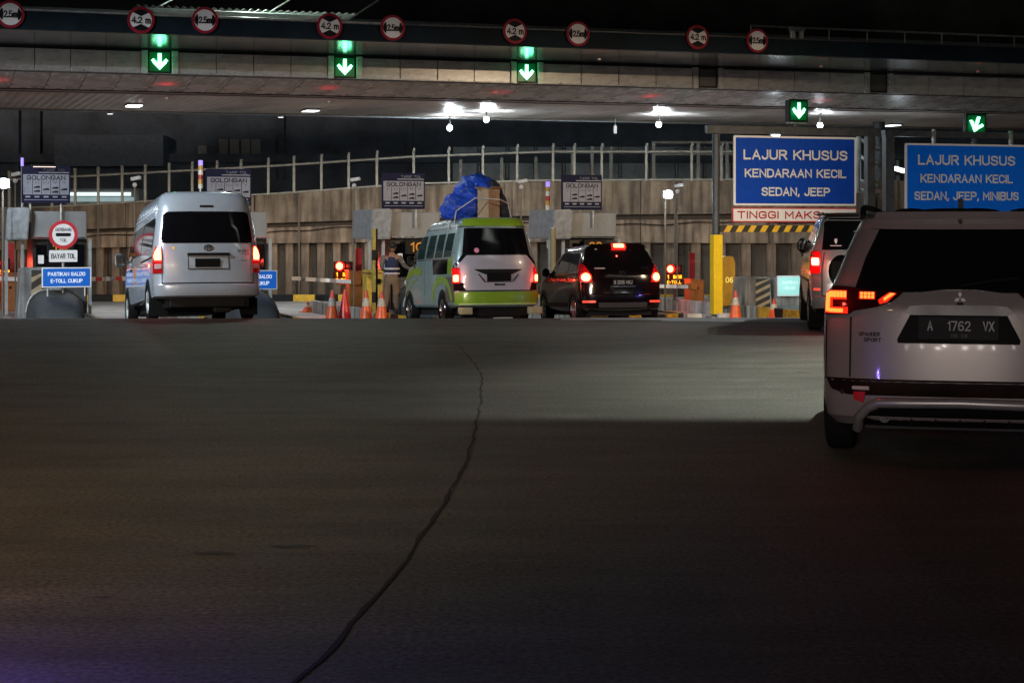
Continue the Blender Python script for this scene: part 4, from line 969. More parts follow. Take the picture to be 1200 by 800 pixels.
    def line(s, name, pts, w_, m, face='rear', o=.004):
        mf = s.rear if face == 'rear' else s.side(-1 if face == 'left' else 1)
        Q = [Vector(p) for p in pts]; F_ = []
        for a, b in zip(Q, Q[1:]):
            n_ = max(1, int((b-a).length/.05)); F_ += [a.lerp(b, k/n_) for k in range(n_)]
        F_.append(Q[-1]); bm = BM(); A = []; B = []
        for i, p in enumerate(F_):
            d = (F_[min(i+1, len(F_)-1)]-F_[max(0, i-1)]).normalized(); nn = Vector((-d.y, d.x))*w_/2
            A.append(bm.verts.new(mf(p.x+nn.x, p.y+nn.y, o))); B.append(bm.verts.new(mf(p.x-nn.x, p.y-nn.y, o)))
        for i in range(len(A)-1): bm.faces.new((A[i], B[i], B[i+1], A[i+1]))
        return obj(name, bm, m, s.t)
    def txt(s, str_, cx, cz, wd, ht, m, parent=None, o=.012, bold=.02, name='lettering'): return text(str_, cx, cz, wd, ht, m, parent or s.t, s.rear, bold, o, name=name)
    def wheels(s, r, yr, yf, hwx, spokes=5, rimr=.62, rimm=None, wd=.2):
        rimm = rimm or STEEL
        for y in (yr, yf):
            for sg in (-1, 1):
                w_ = thing('wheel', '', '', (sg*(max(q[3] for q in s.rows)-wd/2+.012), y, r)); del w_['label']; del w_['category']; w_.parent = s.t
                bm = BM(); h = wd/2; lathe(bm, [(r*rimr, -h*.8), (r*.86, -h), (r*.97, -h*.85), (r, -h*.6), (r, h*.6), (r*.97, h*.85), (r*.86, h), (r*rimr, h*.8)], 'X', 32, close=True)
                obj('tyre', bm, RUBBER, w_, smooth=40)
                rim = BM(); lathe(rim, [(r*rimr, -h*.8), (r*rimr*.96, -h*.9), (r*rimr*.9, -h*.6)], 'X', 32) if sg < 0 else lathe(rim, [(r*rimr, h*.8), (r*rimr*.96, h*.9), (r*rimr*.9, h*.6)], 'X', 32)
                for k in range(spokes):
                    t = 2*PI*k/spokes; box(rim, (sg*h*.72, math.cos(t)*r*rimr*.5, math.sin(t)*r*rimr*.5), (.03, r*rimr, r*.11), rx=0) if False else cyl(rim, (sg*h*.78, math.cos(t)*.03, math.sin(t)*.03), (sg*h*.74, math.cos(t)*r*rimr*.95, math.sin(t)*r*rimr*.95), r*.085, r*.065, n=6)
                cyl(rim, (sg*h*.55, 0, 0), (sg*h*.88, 0, 0), .055, n=14); obj('rim', rim, rimm, w_, smooth=40)
                bm = BM(); cyl(bm, (sg*h*.45, 0, 0), (sg*h*.5, 0, 0), r*rimr, n=28); obj('brake_disc', bm, mat('dark_disc', (.04, .04, .04), .5, .6), w_)
        for y in (yr, yf):
            for face in ('left', 'right'):
                R_ = r*1.22; zb = s.rows[0][0]+.005
                pts_ = [(y+R_*math.cos(t), r+R_*math.sin(t)) for t in [PI*k/18 for k in range(19)]]
                pts_ = [(a, max(b, zb)) for a, b in pts_]+[(y-R_, zb), (y+R_, zb)] if r > zb else pts_
                q = []
                for p_ in pts_:
                    if not q or (Vector(p_)-Vector(q[-1])).length > .004: q.append(p_)
                s.patch('wheel_arch', q, BLKP, face, .004, .12)
    def lightbar(s, pts, m, name='tail_light', **k): return s.patch(name, pts, m, **k)
    def plate(s, cx, cz, txt_, lit=.55, w_=.40, h_=.14, o=.02):
        c = s.rear(cx, cz, o); t = BM(); box(t, c, (w_, .012, h_), bev=.004); p = obj('licence_plate', t, mat('black_plate', (.006, .006, .006), .5, spec=.1), s.t)
        if txt_: text(txt_, cx, c.z, w_*.86, h_*.5, mat('plate_paint', (.55, .55, .55), .5), p, lambda u, v, q: Vector((u, c.y-.007-q, v)), .01, .003)
        return p
    def mirror(s, y, z, sx_=.16, sz=.11, m=None, out=.13):
        for sg in (-1, 1):
            x = s.sx(y, z); bm = BM(); sph(bm, (sg*(x+out), y, z), 1, 16, (sx_*.55, .07, sz)); box(bm, (sg*(x+out*.3), y+.02, z-.03), (out*.9, .06, .04)); o_ = obj('mirror', bm, m or s.pm, s.t, smooth=50)
            bm = BM(); box(bm, (sg*(x+out), y-.066, z), (sx_*.8, .012, sz*1.3), bev=.004); obj('mirror_glass', bm, CHROME if s.pm.name == 'silver_white_paint' else GLASS, o_)  # dark glass stands in for the mirror's dark reflection
    def front(s, zh, zc, ww):
        for sg in (-1, 1):
            L = s.L; f = lambda u, v, o: None
            yr, yf, hw = s.prof(zh); bm = BM(); sph(bm, (sg*(hw-.22), yf-.22, zh), 1, 14, (.17, .14, .09)); obj('headlight', bm, mat('headlight_lens', (.6, .6, .62), .1), s.t, smooth=60)
def halo_light(car, x, z, e, col=(1, .06, .04), o=.10):
    p = car.rear(x, z, o); lamp('POINT', p, e, col, car.t, .012)

# ---- white minibus -------------------------------------------------------------
WV = paint('silver_white_paint', (.43, .46, .51), .25, .25)
v = Car('minibus', 'silver white high roof minibus waiting at the toll lane on the left', 246, 67, 18.2, 5.38, [
    (.37, .10, 5.25, .86), (.40, .02, 5.33, .915), (.45, .0, 5.36, .93), (.575, .0, 5.38, .935), (.595, .045, 5.36, .935), (.61, .05, 5.36, .935), (.95, .06, 5.28, .94), (1.22, .09, 5.12, .93), (1.30, .11, 5.0, .92),
    (1.60, .16, 4.65, .88), (1.90, .22, 4.3, .83), (1.98, .235, 4.2, .822), (2.10, .28, 4.05, .795), (2.19, .34, 3.95, .76), (2.245, .42, 3.8, .71), (2.275, .55, 3.6, .64), (2.29, .8, 3.3, .50)], WV, .34, .8, 2.7, 'minibus')
v.patch('rear_window', [(-.80, 1.40), (-.78, 1.34), (-.72, 1.325), (.72, 1.325), (.78, 1.34), (.80, 1.40), (.745, 1.82), (.72, 1.875), (.66, 1.89), (-.66, 1.89), (-.72, 1.875), (-.745, 1.82)], GLASS, pitch=.05)
v.patch('stop_lamp', rrect(-.12, 1.965, .12, 2.0, .012), BLACK)
v.line('tailgate_gap', [(-.80, .62), (.80, .62)], .022, BLKP)
v.line('tailgate_gap', [(-.80, .62), (-.795, 1.3), (-.74, 1.9)], .010, BLKP); v.line('tailgate_gap', [(.80, .62), (.795, 1.3), (.74, 1.9)], .010, BLKP)
v.patch('plate_recess', rrect(-.36, .86, .36, 1.14, .03), mat('recess_paint', (.36, .38, .41), .35), o=.006)
v.patch('garnish', rrect(-.37, 1.095, .37, 1.145, .02), BLACK, o=.04); v.line('recess_edge', [(-.36, .865), (.36, .865)], .014, BLKP, o=.012)
v.line('recess_edge', [(-.355, .87), (-.355, 1.1)], .012, BLKP, o=.010); v.line('recess_edge', [(.355, .87), (.355, 1.1)], .012, BLKP, o=.010)
v.plate(-.02, .97, '', w_=.44, h_=.15)
text('B 7413 TAA', -.02, .97, .36, .06, mat('dim_plate_ink', (.06, .05, .045), .6), v.t, lambda u, w_, q: Vector((u, v.rear(-.02, .97, .02).y-.012, w_)), .0) if False else None
# emblem: three ovals
bm = BM(); c = v.rear(0, 1.235, .012)
for a, b, tx, tz in ((.075, .052, 0, 0), (.026, .05, 0, .0), (.055, .02, 0, .018)):
    pts_ = [(c.x+a*math.cos(q)+tx, c.y, c.z+b*math.sin(q)+tz) for q in [2*PI*k/28 for k in range(29)]]; tube(bm, pts_, .007, 6)
obj('emblem', bm, mat('dark_chrome', (.07, .07, .075), .3, .8), v.t)
for sg in (-1, 1):
    tl = v.patch('tail_light', [(sg*a, b) for a, b in ([(.79, .80), (.925, .80), (.925, 1.0), (.915, 1.16), (.88, 1.27), (.80, 1.28), (.785, 1.1)] if sg > 0 else [(.785, 1.1), (.80, 1.28), (.88, 1.27), (.915, 1.16), (.925, 1.0), (.925, .80), (.79, .80)])], REDD, o=.022)
    tp = [(.80, 1.03), (.895, 1.03), (.908, 1.10), (.885, 1.19), (.84, 1.26), (.812, 1.25), (.80, 1.16)]; v.patch('lit_lens', [(sg*a, q) for a, q in tp][::sg], REDH, o=.032)
    tp = [(.79, 1.0), (.91, 1.0), (.922, 1.10), (.90, 1.21), (.85, 1.28), (.80, 1.27), (.79, 1.16)]; v.patch('lit_rim', [(sg*a, q) for a, q in tp][::sg], REDG, o=.027)
    v.patch('reverse_lens', rrect(min(sg*.80, sg*.90), .88, max(sg*.80, sg*.90), .96, .01), mat('clear_lens', (.35, .33, .33), .15), o=.028)
    halo_light(v, sg*.85, 1.12, 4)
v.txt('armet', .62, 1.19, .20, .055, mat('dark_plum_ink', (.05, .03, .05), .4)); v.txt('travel', .66, 1.13, .13, .03, mat('dark_plum_ink', (.05, .03, .05), .4))
v.patch('glowing_dot', disc(-.60, 1.24, .022, 12), em('amber_dot', (1, .5, .1), .7))  # small amber dot that glows by itself
v.line('crease', [(-.72, .98), (-.55, .985)], .008, mat('recess_paint', (.36, .38, .41), .35))
v.patch('window_trim', rrect(.55, 1.02, .72, 1.035, .006), WV)
# side windows and doors, left and right
for face in ('left', 'right'):
    v.patch('side_window', [(.50, 1.25), (2.05, 1.25), (2.05, 1.80), (.62, 1.80), (.50, 1.7)], GLASS, face, .008, .12)
    v.patch('side_window', [(2.12, 1.25), (3.42, 1.25), (3.42, 1.78), (2.12, 1.80)], GLASS, face, .008, .12)
    v.patch('door_window', [(3.5, 1.22), (4.55, 1.20), (4.25, 1.55), (3.95, 1.76), (3.5, 1.78)], GLASS, face, .008, .1)
    v.line('slide_rail', [(.45, 1.10), (2.1, 1.10)], .03, BLACK, face, .006)
    v.line('door_gap', [(2.08, .5), (2.08, 1.85)], .010, BLKP, face); v.line('door_gap', [(3.46, .5), (3.46, 1.82)], .012, BLKP, face)
    v.line('roof_gutter', [(.35, 1.93), (4.3, 1.93)], .022, mat('recess_paint', (.36, .38, .41), .35), face, .012)
    v.patch('door_handle', rrect(3.52, 1.02, 3.70, 1.06, .012), BLACK, face, .02)
v.patch('orange_mark', rrect(2.85, .86, 3.2, 1.08, .03), mat('faded_orange_print', (.5, .2, .08), .5), 'left', .005); v.patch('orange_mark', rrect(2.8, .74, 3.2, .80, .01), mat('faded_orange_print', (.5, .2, .08), .5), 'left', .005)
v.patch('fuel_flap', rrect(1.55, .82, 1.75, 1.0, .03), WV, 'left', .004)
v.wheels(.34, 1.12, 4.35, .80, 6); v.mirror(4.25, 1.28, .20, .15, mat('dark_mirror', (.10, .11, .12), .3), .17); v.front(.95, 0, 0)
bm = BM(); box(bm, (0, .35, .3), (1.35, .3, .20), bev=.03); obj('rear_axle_cover', bm, BLKP, v.t)
bm = BM(); box(bm, (.28, .5, .26), (.30, .3, .30), bev=.03); obj('silencer', bm, BLKP, v.t)
for sg in (-1, 1):
    bm = BM(); box(bm, (sg*.80, .62, .22), (.30, .02, .30)); obj('mud_flap', bm, RUBBER, v.t)

# ---- green van with blue tarp load ----------------------------------------------
GV = paint('grey_teal_paint', (.23, .31, .31), .28, .2); LIME = paint('lime_green_paint', (.21, .34, .02), .3, .1); LIL = paint('pale_lilac_white_paint', (.40, .375, .42), .3, .1)
g = Car('passenger_van', 'grey and lime green van with white tailgate and a load on its roof', 586, 59, 17.2, 4.95, [
    (.36, .10, 4.8, .80), (.40, .02, 4.86, .85), (.44, .0, 4.9, .865), (.66, .0, 4.93, .87), (.68, .05, 4.9, .87), (.72, .06, 4.9, .87), (1.0, .07, 4.75, .875), (1.25, .10, 4.45, .865), (1.42, .14, 4.2, .84),
    (1.7, .20, 3.85, .78), (1.96, .26, 3.55, .71), (2.04, .28, 3.45, .685), (2.12, .33, 3.3, .64), (2.17, .42, 3.1, .58), (2.19, .7, 2.8, .42)], GV, .33, .8, 2.7, 'van')
g.patch('roof_band', [(-.60, 1.99), (.60, 1.99), (.56, 2.14), (-.56, 2.14)], LIME, o=.01)
g.sym('pillar_stripe', [(.56, 2.13), (.60, 2.0), (.645, 2.0), (.60, 2.13)], LIME, o=.009)
g.patch('window_surround', [(-.86, 1.02), (-.86, 1.20), (-.70, 1.42), (-.62, 1.95), (.62, 1.95), (.70, 1.42), (.86, 1.20), (.86, 1.02), (.72, .98), (-.72, .98)], mat('gloss_black_panel', (.005, .004, .005), .2, coat=.2, spec=.3), o=.006)
g.patch('rear_window', rrect(-.58, 1.42, .58, 1.93, .05), GLASS, o=.012)
g.patch('tailgate', [(-.80, 1.20), (-.62, 1.40), (.62, 1.40), (.80, 1.20), (.80, .86), (.70, .86), (.66, .70), (-.66, .70), (-.70, .86), (-.80, .86)], LIL, o=.014)
g.patch('black_corner', [(-.86, .70), (-.86, .87), (-.70, .87), (-.66, .70)], GLASS, o=.010); g.patch('black_corner', [(.66, .70), (.70, .87), (.86, .87), (.86, .70)], GLASS, o=.010)
g.patch('bumper', [(-.85, .43), (.85, .43), (.855, .66), (-.855, .66)], LIME, o=.02)
g.line('bumper_edge', [(-.80, .44), (.80, .44)], .018, mat('pale_lime_edge', (.5, .65, .25), .3), o=.025); g.line('tailgate_gap', [(-.80, .69), (.80, .69)], .03, BLKP, o=.016)
g.patch('plate_wing', [(-.50, 1.12), (.50, 1.12), (.40, 1.07), (.28, 1.02), (-.28, 1.02), (-.40, 1.07)], BLACK, o=.03)
g.plate(0, .965, '', w_=.50, h_=.17, o=.035)
g.sym('chrome_corner', [(.28, .90), (.40, 1.03), (.43, 1.03), (.31, .87)], CHROME, o=.025)
g.line('chrome_line', [(-.30, .87), (.30, .87)], .014, CHROME, o=.022)
g.txt('VIXIN', .02, .815, .20, .045, INK, o=.02, bold=.05) if False else g.patch('tail_badge', [(-.10, .80), (.14, .80), (.12, .835), (.02, .83), (-.08, .84)], INK, o=.02)
g.patch('window_sticker', disc(-.42, 1.50, .05, 14), mat('pink_sticker', (.7, .25, .35), .5), o=.016); 
for sg in (-1, 1):
    a, b = sorted((sg*.76, sg*.87)); g.patch('tail_light', rrect(min(sg*.76, sg*.868), .84, max(sg*.76, sg*.868), 1.16, .02), REDD, o=.02)
    g.patch('lit_rim', rrect(min(sg*.765, sg*.865), .86, max(sg*.765, sg*.865), 1.03, .02), REDG, o=.026); g.patch('lit_lens', rrect(min(sg*.78, sg*.855), .88, max(sg*.78, sg*.855), 1.01, .02), REDH, o=.032)
    halo_light(g, sg*.82, .95, 8)
    bm = BM(); box(bm, (sg*.72, -.02, .30), (.24, .25, .14), bev=.02); obj('step', bm, mat('tan_step', (.40, .33, .18), .5), g.t)
for face in ('left', 'right'):
    for k, (a, b) in enumerate(((.50, 1.12), (1.20, 1.82), (1.90, 2.52), (2.62, 3.30))):
        g.patch('side_window', [(a+.05, 1.38), (b, 1.38), (b-.02, 1.86), (a+.10, 1.86)], mat('tinted_window', (.012, .03, .028), .04, rvar=.01), face, .008, .12)
    g.patch('windscreen_corner', [(3.38, 1.36), (3.95, 1.34), (3.62, 1.66), (3.42, 1.74)], GLASS, face, .008, .1)
    g.patch('black_panel', [(.75, 1.04), (1.85, 1.04), (1.95, 1.34), (.75, 1.34)], GLASS, face, .006, .12)
    g.patch('lime_block', [(.42, 1.02), (.74, 1.04), (.74, 1.34), (.46, 1.40)], LIME, face, .006, .1)
    def arc(cy, cz, a, b, t0, t1, w_): g.line('swoosh_stripe', [(cy+a*math.cos(t), cz+b*math.sin(t)) for t in [t0+(t1-t0)*k/20 for k in range(21)]], w_, LIME, face, .006)
    arc(1.2, .42, .75, .52, .1, PI*.95, .16); arc(3.3, .42, 1.25, .72, PI*.03, PI*.62, .15); arc(3.15, .35, 1.05, .60, PI*.03, PI*.5, .04)
    g.line('sill_stripe', [(.3, 1.98), (3.3, 1.98)], .03, mat('chrome_sill', (.6, .65, .65), .15, .9), face, .012); g.line('window_line', [(.45, 1.355), (3.4, 1.355)], .02, mat('chrome_sill', (.6, .65, .65), .15, .9), face, .012)
    g.line('door_gap', [(2.56, .45), (2.56, 1.9)], .012, BLKP, face); g.line('door_gap', [(1.16, .45), (1.16, 1.35)], .012, BLKP, face)
    g.patch('lower_side_patch', [(.25, .40), (.9, .40), (.9, .98), (.3, .98)], mat('brown_lower_panel', (.10, .075, .05), .3), face, .005, .1)  # brown patch low at the rear of each side
g.wheels(.33, 1.15, 3.95, .745, 8, rimm=CHROME); g.mirror(3.35, 1.35, .16, .13, BLACK); g.front(.9, 0, 0)
bm = BM(); box(bm, (0, .5, .26), (1.1, .3, .2)); obj('rear_axle_cover', bm, BLKP, g.t)
# roof load
def local(car, x, y, z): return car.t.matrix_basis @ Vector((x, y, z))
th = math.radians(17.2)
TARP = mat('blue_tarpaulin', (.012, .055, .42), .45, var=.3, scale=5, bump=.35, bscale=9)
def lump(name, blobs, m, loc, lab, cat, seed, amp=.07):
    t = BM()
    for (c, r) in blobs: bmesh.ops.create_icosphere(t, subdivisions=4, radius=1, matrix=Matrix.Translation(c) @ Matrix.Diagonal((*r, 1)))
    for q in t.verts:
        p = q.co*2.6+Vector((seed, 0, 0)); p.z *= .55; a = .9*(1-2*abs(noise.noise(p)))**2+.6*(1-2*abs(noise.noise(p*2.4+Vector((3, 1, 0)))))**2+.3*(1-2*abs(noise.noise(p*5.5)))**2
        d = Vector((q.co.x, q.co.y, q.co.z-.25)).normalized(); q.co += d*(a-.75)*amp*1.5
        q.co.z = max(.0, q.co.z)
    o = obj(name, t, m, None, smooth=16, loc=loc); o.rotation_euler = (0, 0, th); return tag(o, lab, cat)
lump('tarp_bundle', [((-.42, .45, .22), (.40, .6, .34)), ((-.30, .4, .46), (.30, .5, .28)), ((-.05, .75, .52), (.42, .6, .40)), ((-.58, .3, .16), (.22, .4, .22)), ((-.02, .3, .30), (.3, .3, .32))], TARP, local(g, 0, .75, 2.15), 'crumpled bright blue tarpaulin bundle tied on the green van roof', 'tarpaulin', 2)
lump('dark_bundle', [((.16, .5, .28), (.25, .6, .34)), ((.12, .6, .56), (.24, .5, .26)), ((.22, .35, .14), (.22, .4, .18))], mat('dark_bag_cloth', (.012, .013, .03), .7, bump=.3), local(g, .10, .78, 2.15), 'dark sack load on the green van roof behind the cardboard box', 'sack', 9, .05)
o = thing('cardboard_box', 'upright brown cardboard box on the green van roof', 'box', local(g, -.03, .62, 2.165), th+.55)
bm = BM(); box(bm, (0, 0, .29), (.34, .30, .58), bev=.008); obj('carton', bm, mat('cardboard', (.36, .25, .15), .75, var=.12, bump=.2), o)
for s_ in (-1, 1):
    bm = BM(); box(bm, (-.08*s_, s_*.10, .59), (.32, .14, .012), rx=s_*.5); obj('flap', bm, mat('cardboard', (.36, .25, .15), .75), o)
bm = BM(); box(bm, (.0, -.155, .36), (.10, .004, .05)); obj('tape', bm, mat('parcel_tape', (.45, .38, .28), .3), o)
r_ = BM(); tube(r_, [local(g, x, y, z) for x, y, z in ((-.74, 1.2, 1.93), (-.66, 1.2, 2.12), (-.62, 1.2, 2.4), (-.45, 1.1, 2.7), (-.1, .85, 2.66), (.02, .55, 2.62))], .012, 6)
tag(obj('tie_rope', r_, mat('pale_rope', (.5, .5, .48), .7)), 'thin pale rope running over the blue tarpaulin down to the van side', 'rope')
r_ = BM(); tube(r_, [local(g, x, y, z) for x, y, z in ((-.80, .55, 1.93), (-.74, .5, 2.3), (-.4, .3, 2.55), (.1, .25, 2.52), (.32, .42, 2.45), (.44, .6, 2.18))], .012, 6)
tag(obj('tie_rope', r_, mat('pale_rope', (.5, .5, .48), .7)), 'pale rope across the middle of the tarpaulin and the cardboard box', 'rope')

# ---- black SUV -------------------------------------------------------------------
BK = paint('black_maroon_paint', (.006, .003, .004), .14, 0, .6)
b_ = Car('parked_suv', 'glossy black SUV with lit brake lights at the middle toll lane', 731, 58.5, 12.0, 4.4, [
    (.28, .14, 4.2, .77), (.34, .03, 4.3, .82), (.45, .0, 4.36, .845), (.62, .0, 4.38, .85), (.64, .035, 4.38, .85), (.85, .04, 4.3, .85), (1.0, .06, 4.1, .845), (1.03, .07, 3.5, .84), (1.10, .10, 3.35, .825),
    (1.3, .22, 3.05, .76), (1.5, .34, 2.75, .68), (1.57, .38, 2.6, .63), (1.62, .46, 2.45, .55), (1.645, .6, 2.3, .42)], BK, .32, .7, 2.6)
b_.t.name = 'black_suv'
b_.patch('rear_window', [(-.66, 1.10), (.66, 1.10), (.575, 1.50), (-.575, 1.50)], GLASS, o=.006)
b_.patch('spoiler', rrect(-.56, 1.53, .56, 1.59, .02), BK, o=.06)
b_.patch('stop_lamp', rrect(-.11, 1.535, .11, 1.585, .018), REDH, o=.072); b_.patch('stop_glow', rrect(-.15, 1.515, .15, 1.60, .02), REDG, o=.066)
halo_light(b_, 0, 1.5, 4, o=.2)
for sg in (-1, 1):
    b_.patch('tail_light', [(sg*a, q) for a, q in ([(.60, .86), (.84, .88), (.84, 1.10), (.80, 1.24), (.74, 1.24), (.66, 1.08)] if sg > 0 else [(.66, 1.08), (.74, 1.24), (.80, 1.24), (.84, 1.10), (.84, .88), (.60, .86)])], REDD, o=.012)
    b_.patch('lit_rim', disc(sg*.72, .965, .105, 20), REDG, o=.02); b_.patch('lit_lens', disc(sg*.72, .965, .078, 20), REDH, o=.028)
    b_.patch('reflector', rrect(min(sg*.56, sg*.80), .46, max(sg*.56, sg*.80), .50, .01), em('glowing_reflector', (1, .06, .03), 1.5), o=.012)  # reflector shine put in as emission
    halo_light(b_, sg*.72, .965, 10)
b_.plate(.0, .86, 'B 2015 WKJ', w_=.44, h_=.15); b_.line('plate_trim', [(-.26, .78), (.26, .78)], .01, CHROME, o=.015)
b_.patch('plate_garnish', rrect(-.36, .96, .36, .995, .01), mat('dark_chrome', (.07, .07, .075), .3, .8), o=.015)
bm = BM(); c = b_.rear(0, 1.06, .012); tube(bm, [(c.x+.055*math.cos(q), c.y, c.z+.035*math.sin(q)) for q in [2*PI*k/20 for k in range(21)]], .008, 6); tube(bm, [(c.x-.02, c.y, c.z-.02), (c.x+.03, c.y, c.z+.03)], .008, 6); obj('emblem', bm, CHROME, b_.t)
b_.line('tailgate_gap', [(-.56, .62), (.56, .62)], .014, INK); b_.patch('bumper_insert', rrect(-.50, .36, .50, .46, .02), mat('grey_insert', (.07, .065, .065), .4), o=.01)
b_.patch('badge', rrect(.42, 1.13, .60, 1.16, .01), CHROME, o=.012); b_.patch('badge', rrect(.44, 1.17, .58, 1.19, .008), CHROME, o=.012); b_.patch('badge', rrect(-.55, 1.13, -.34, 1.155, .01), mat('pale_print', (.4, .38, .38), .4), o=.012)
for face in ('left', 'right'):
    b_.patch('side_window', [(.55, 1.12), (1.25, 1.08), (1.25, 1.46), (.72, 1.46)], GLASS, face, .006, .1); b_.patch('side_window', [(1.32, 1.08), (2.2, 1.07), (2.2, 1.48), (1.32, 1.47)], GLASS, face, .006, .1)
    b_.patch('side_window', [(2.27, 1.07), (3.1, 1.07), (2.75, 1.40), (2.5, 1.48), (2.27, 1.48)], GLASS, face, .006, .1)
    b_.line('chrome_sill', [(.5, 1.06), (3.2, 1.05)], .018, CHROME, face, .01); b_.line('roof_rail', [(.6, 1.56), (2.6, 1.56)], .02, CHROME, face, .03)
    b_.patch('door_handle', rrect(1.35, .92, 1.53, .95, .01), CHROME, face, .02); b_.patch('door_handle', rrect(2.3, .92, 2.48, .95, .01), CHROME, face, .02)
    b_.line('cladding', [(1.3, .42), (3.1, .42)], .09, BLACK, face, .008); b_.line('door_gap', [(1.28, .4), (1.28, 1.05)], .012, INK, face); b_.line('door_gap', [(2.24, .4), (2.24, 1.05)], .012, INK, face)
b_.wheels(.335, .78, 3.46, .745, 6, .66, CHROME); b_.mirror(3.0, 1.10, .16, .10, BK); b_.front(.85, 0, 0)
for x_ in (-.3, .3):
    bm = BM(); cyl(bm, (x_, .3, .28), (x_, 1.2, .3), .09, n=14); obj('silencer', bm, mat('dark_disc', (.04, .04, .04), .5, .6), b_.t)

# ---- silver SUV -------------------------------------------------------------------
SV = paint('silver_paint', (.33, .34, .36), .24, .5)
s_v = Car('silver_suv', 'silver SUV with a square lit tail light, half hidden by the nearest car', 1022, 82, -6.5, 4.3, [
    (.28, .12, 4.1, .78), (.34, .02, 4.2, .835), (.40, .0, 4.24, .85), (.50, .0, 4.28, .855), (.52, .05, 4.28, .86), (.80, .06, 4.2, .865), (1.02, .08, 4.0, .86), (1.05, .085, 3.45, .855), (1.2, .12, 3.2, .83),
    (1.45, .19, 2.8, .745), (1.60, .24, 2.55, .69), (1.66, .29, 2.4, .64), (1.69, .40, 2.25, .54), (1.70, .6, 2.1, .4)], SV, .24, .7, 3.0)
s_v.patch('rear_window', rrect(-.66, 1.20, .66, 1.60, .05), GLASS, o=.006); s_v.patch('window_tint_band', [(-.70, 1.18), (.70, 1.18), (.64, 1.64), (-.64, 1.64)], mat('gloss_black_panel', (.005, .004, .005), .2, coat=.2, spec=.3), o=.004)
s_v.line('tailgate_gap', [(-.665, 1.15), (-.70, .9), (-.70, .52)], .014, BLKP); s_v.line('tailgate_gap', [(-.70, .52), (.70, .52)], .016, BLKP); s_v.line('tailgate_gap', [(.665, 1.15), (.70, .9), (.70, .52)], .014, BLKP)
s_v.patch('spoiler', rrect(-.62, 1.655, .62, 1.675, .008), BLACK, o=.05)
for sg in (-1, 1):
    s_v.patch('tail_light', rrect(min(sg*.715, sg*.852), .84, max(sg*.715, sg*.852), 1.16, .02), REDD, o=.014)
    s_v.patch('lit_rim', rrect(min(sg*.72, sg*.84), .94, max(sg*.72, sg*.84), 1.08, .015), REDG, o=.02); s_v.patch('lit_lens', rrect(min(sg*.735, sg*.825), .96, max(sg*.735, sg*.825), 1.06, .015), em('pinkish_hot_lens', (1, .38, .25), 5), o=.028)
    s_v.patch('reflector', rrect(min(sg*.73, sg*.81), .60, max(sg*.73, sg*.81), .63, .006), em('glowing_reflector', (1, .06, .03), 1.5), o=.012)  # shine of the reflector put into an emitting material
    halo_light(s_v, sg*.78, 1.01, 8)
    bm = BM(); box(bm, (sg*.72, .50, .20), (.26, .02, .28)); obj('mud_flap', bm, RUBBER, s_v.t)
s_v.patch('window_sticker', [(-.52, 1.30), (-.50, 1.26), (-.48, 1.30), (-.48, 1.34), (-.52, 1.34)], WHITEP, o=.012); s_v.patch('window_sticker', rrect(-.58, 1.235, -.42, 1.245, .004), WHITEP, o=.012)
s_v.patch('garnish', rrect(-.64, .70, .64, .78, .02), mat('grey_band', (.16, .16, .17), .3, .5), o=.01); s_v.patch('lower_bumper', rrect(-.78, .285, .78, .345, .02), BLACK, o=.008)
s_v.plate(0, .90, '', w_=.40, h_=.14)
for face in ('left', 'right'):
    s_v.patch('side_window', [(.45, 1.18), (1.15, 1.16), (1.15, 1.52), (.58, 1.54)], GLASS, face, .006, .1); s_v.patch('side_window', [(1.22, 1.14), (2.1, 1.12), (2.1, 1.54), (1.22, 1.54)], GLASS, face, .006, .1)
    s_v.patch('side_window', [(2.17, 1.12), (3.0, 1.12), (2.6, 1.46), (2.4, 1.54), (2.17, 1.54)], GLASS, face, .006, .1)
    s_v.line('door_gap', [(1.18, .4), (1.18, 1.12)], .012, INK, face); s_v.line('door_gap', [(2.13, .4), (2.13, 1.1)], .012, INK, face); s_v.line('trim_strip', [(.6, .72), (3.6, .72)], .04, BLACK, face, .01)
    f_ = s_v.side(-1 if face == 'left' else 1); bm = BM(); tube(bm, [f_(y, 1.64, .02)+Vector((0, 0, .05)) for y in (.45, .6, 1.2, 1.8, 2.3)], .022); obj('roof_rail', bm, BLACK, s_v.t, smooth=50)
s_v.wheels(.32, .72, 3.4, .765, 6); s_v.mirror(2.95, 1.22, .17, .12, BLACK); s_v.front(.85, 0, 0)
bm = BM(); cyl(bm, (-.38, .02, .27), (-.38, .5, .27), .045, n=16); obj('exhaust', bm, STEEL, s_v.t, smooth=40)
bm = BM(); box(bm, (0, .5, .3), (1.3, .6, .12)); obj('spare_tray', bm, BLKP, s_v.t)
for sg in (-1, 1):
    bm = BM(); box(bm, (sg*.62, 4.10, .75), (.26, .2, .12), bev=.03); hl = obj('headlamp_glow', bm, em('headlamp_white', (1, .95, .85), 3), s_v.t)
hb = lamp('SPOT', (-.62, 4.28, .75), 1500, (1, .92, .75), s_v.t, .05, (-1.1, 20, .05), 24, .9, 'headlight_beam')  # beam assumed, aimed to brighten the yellow post

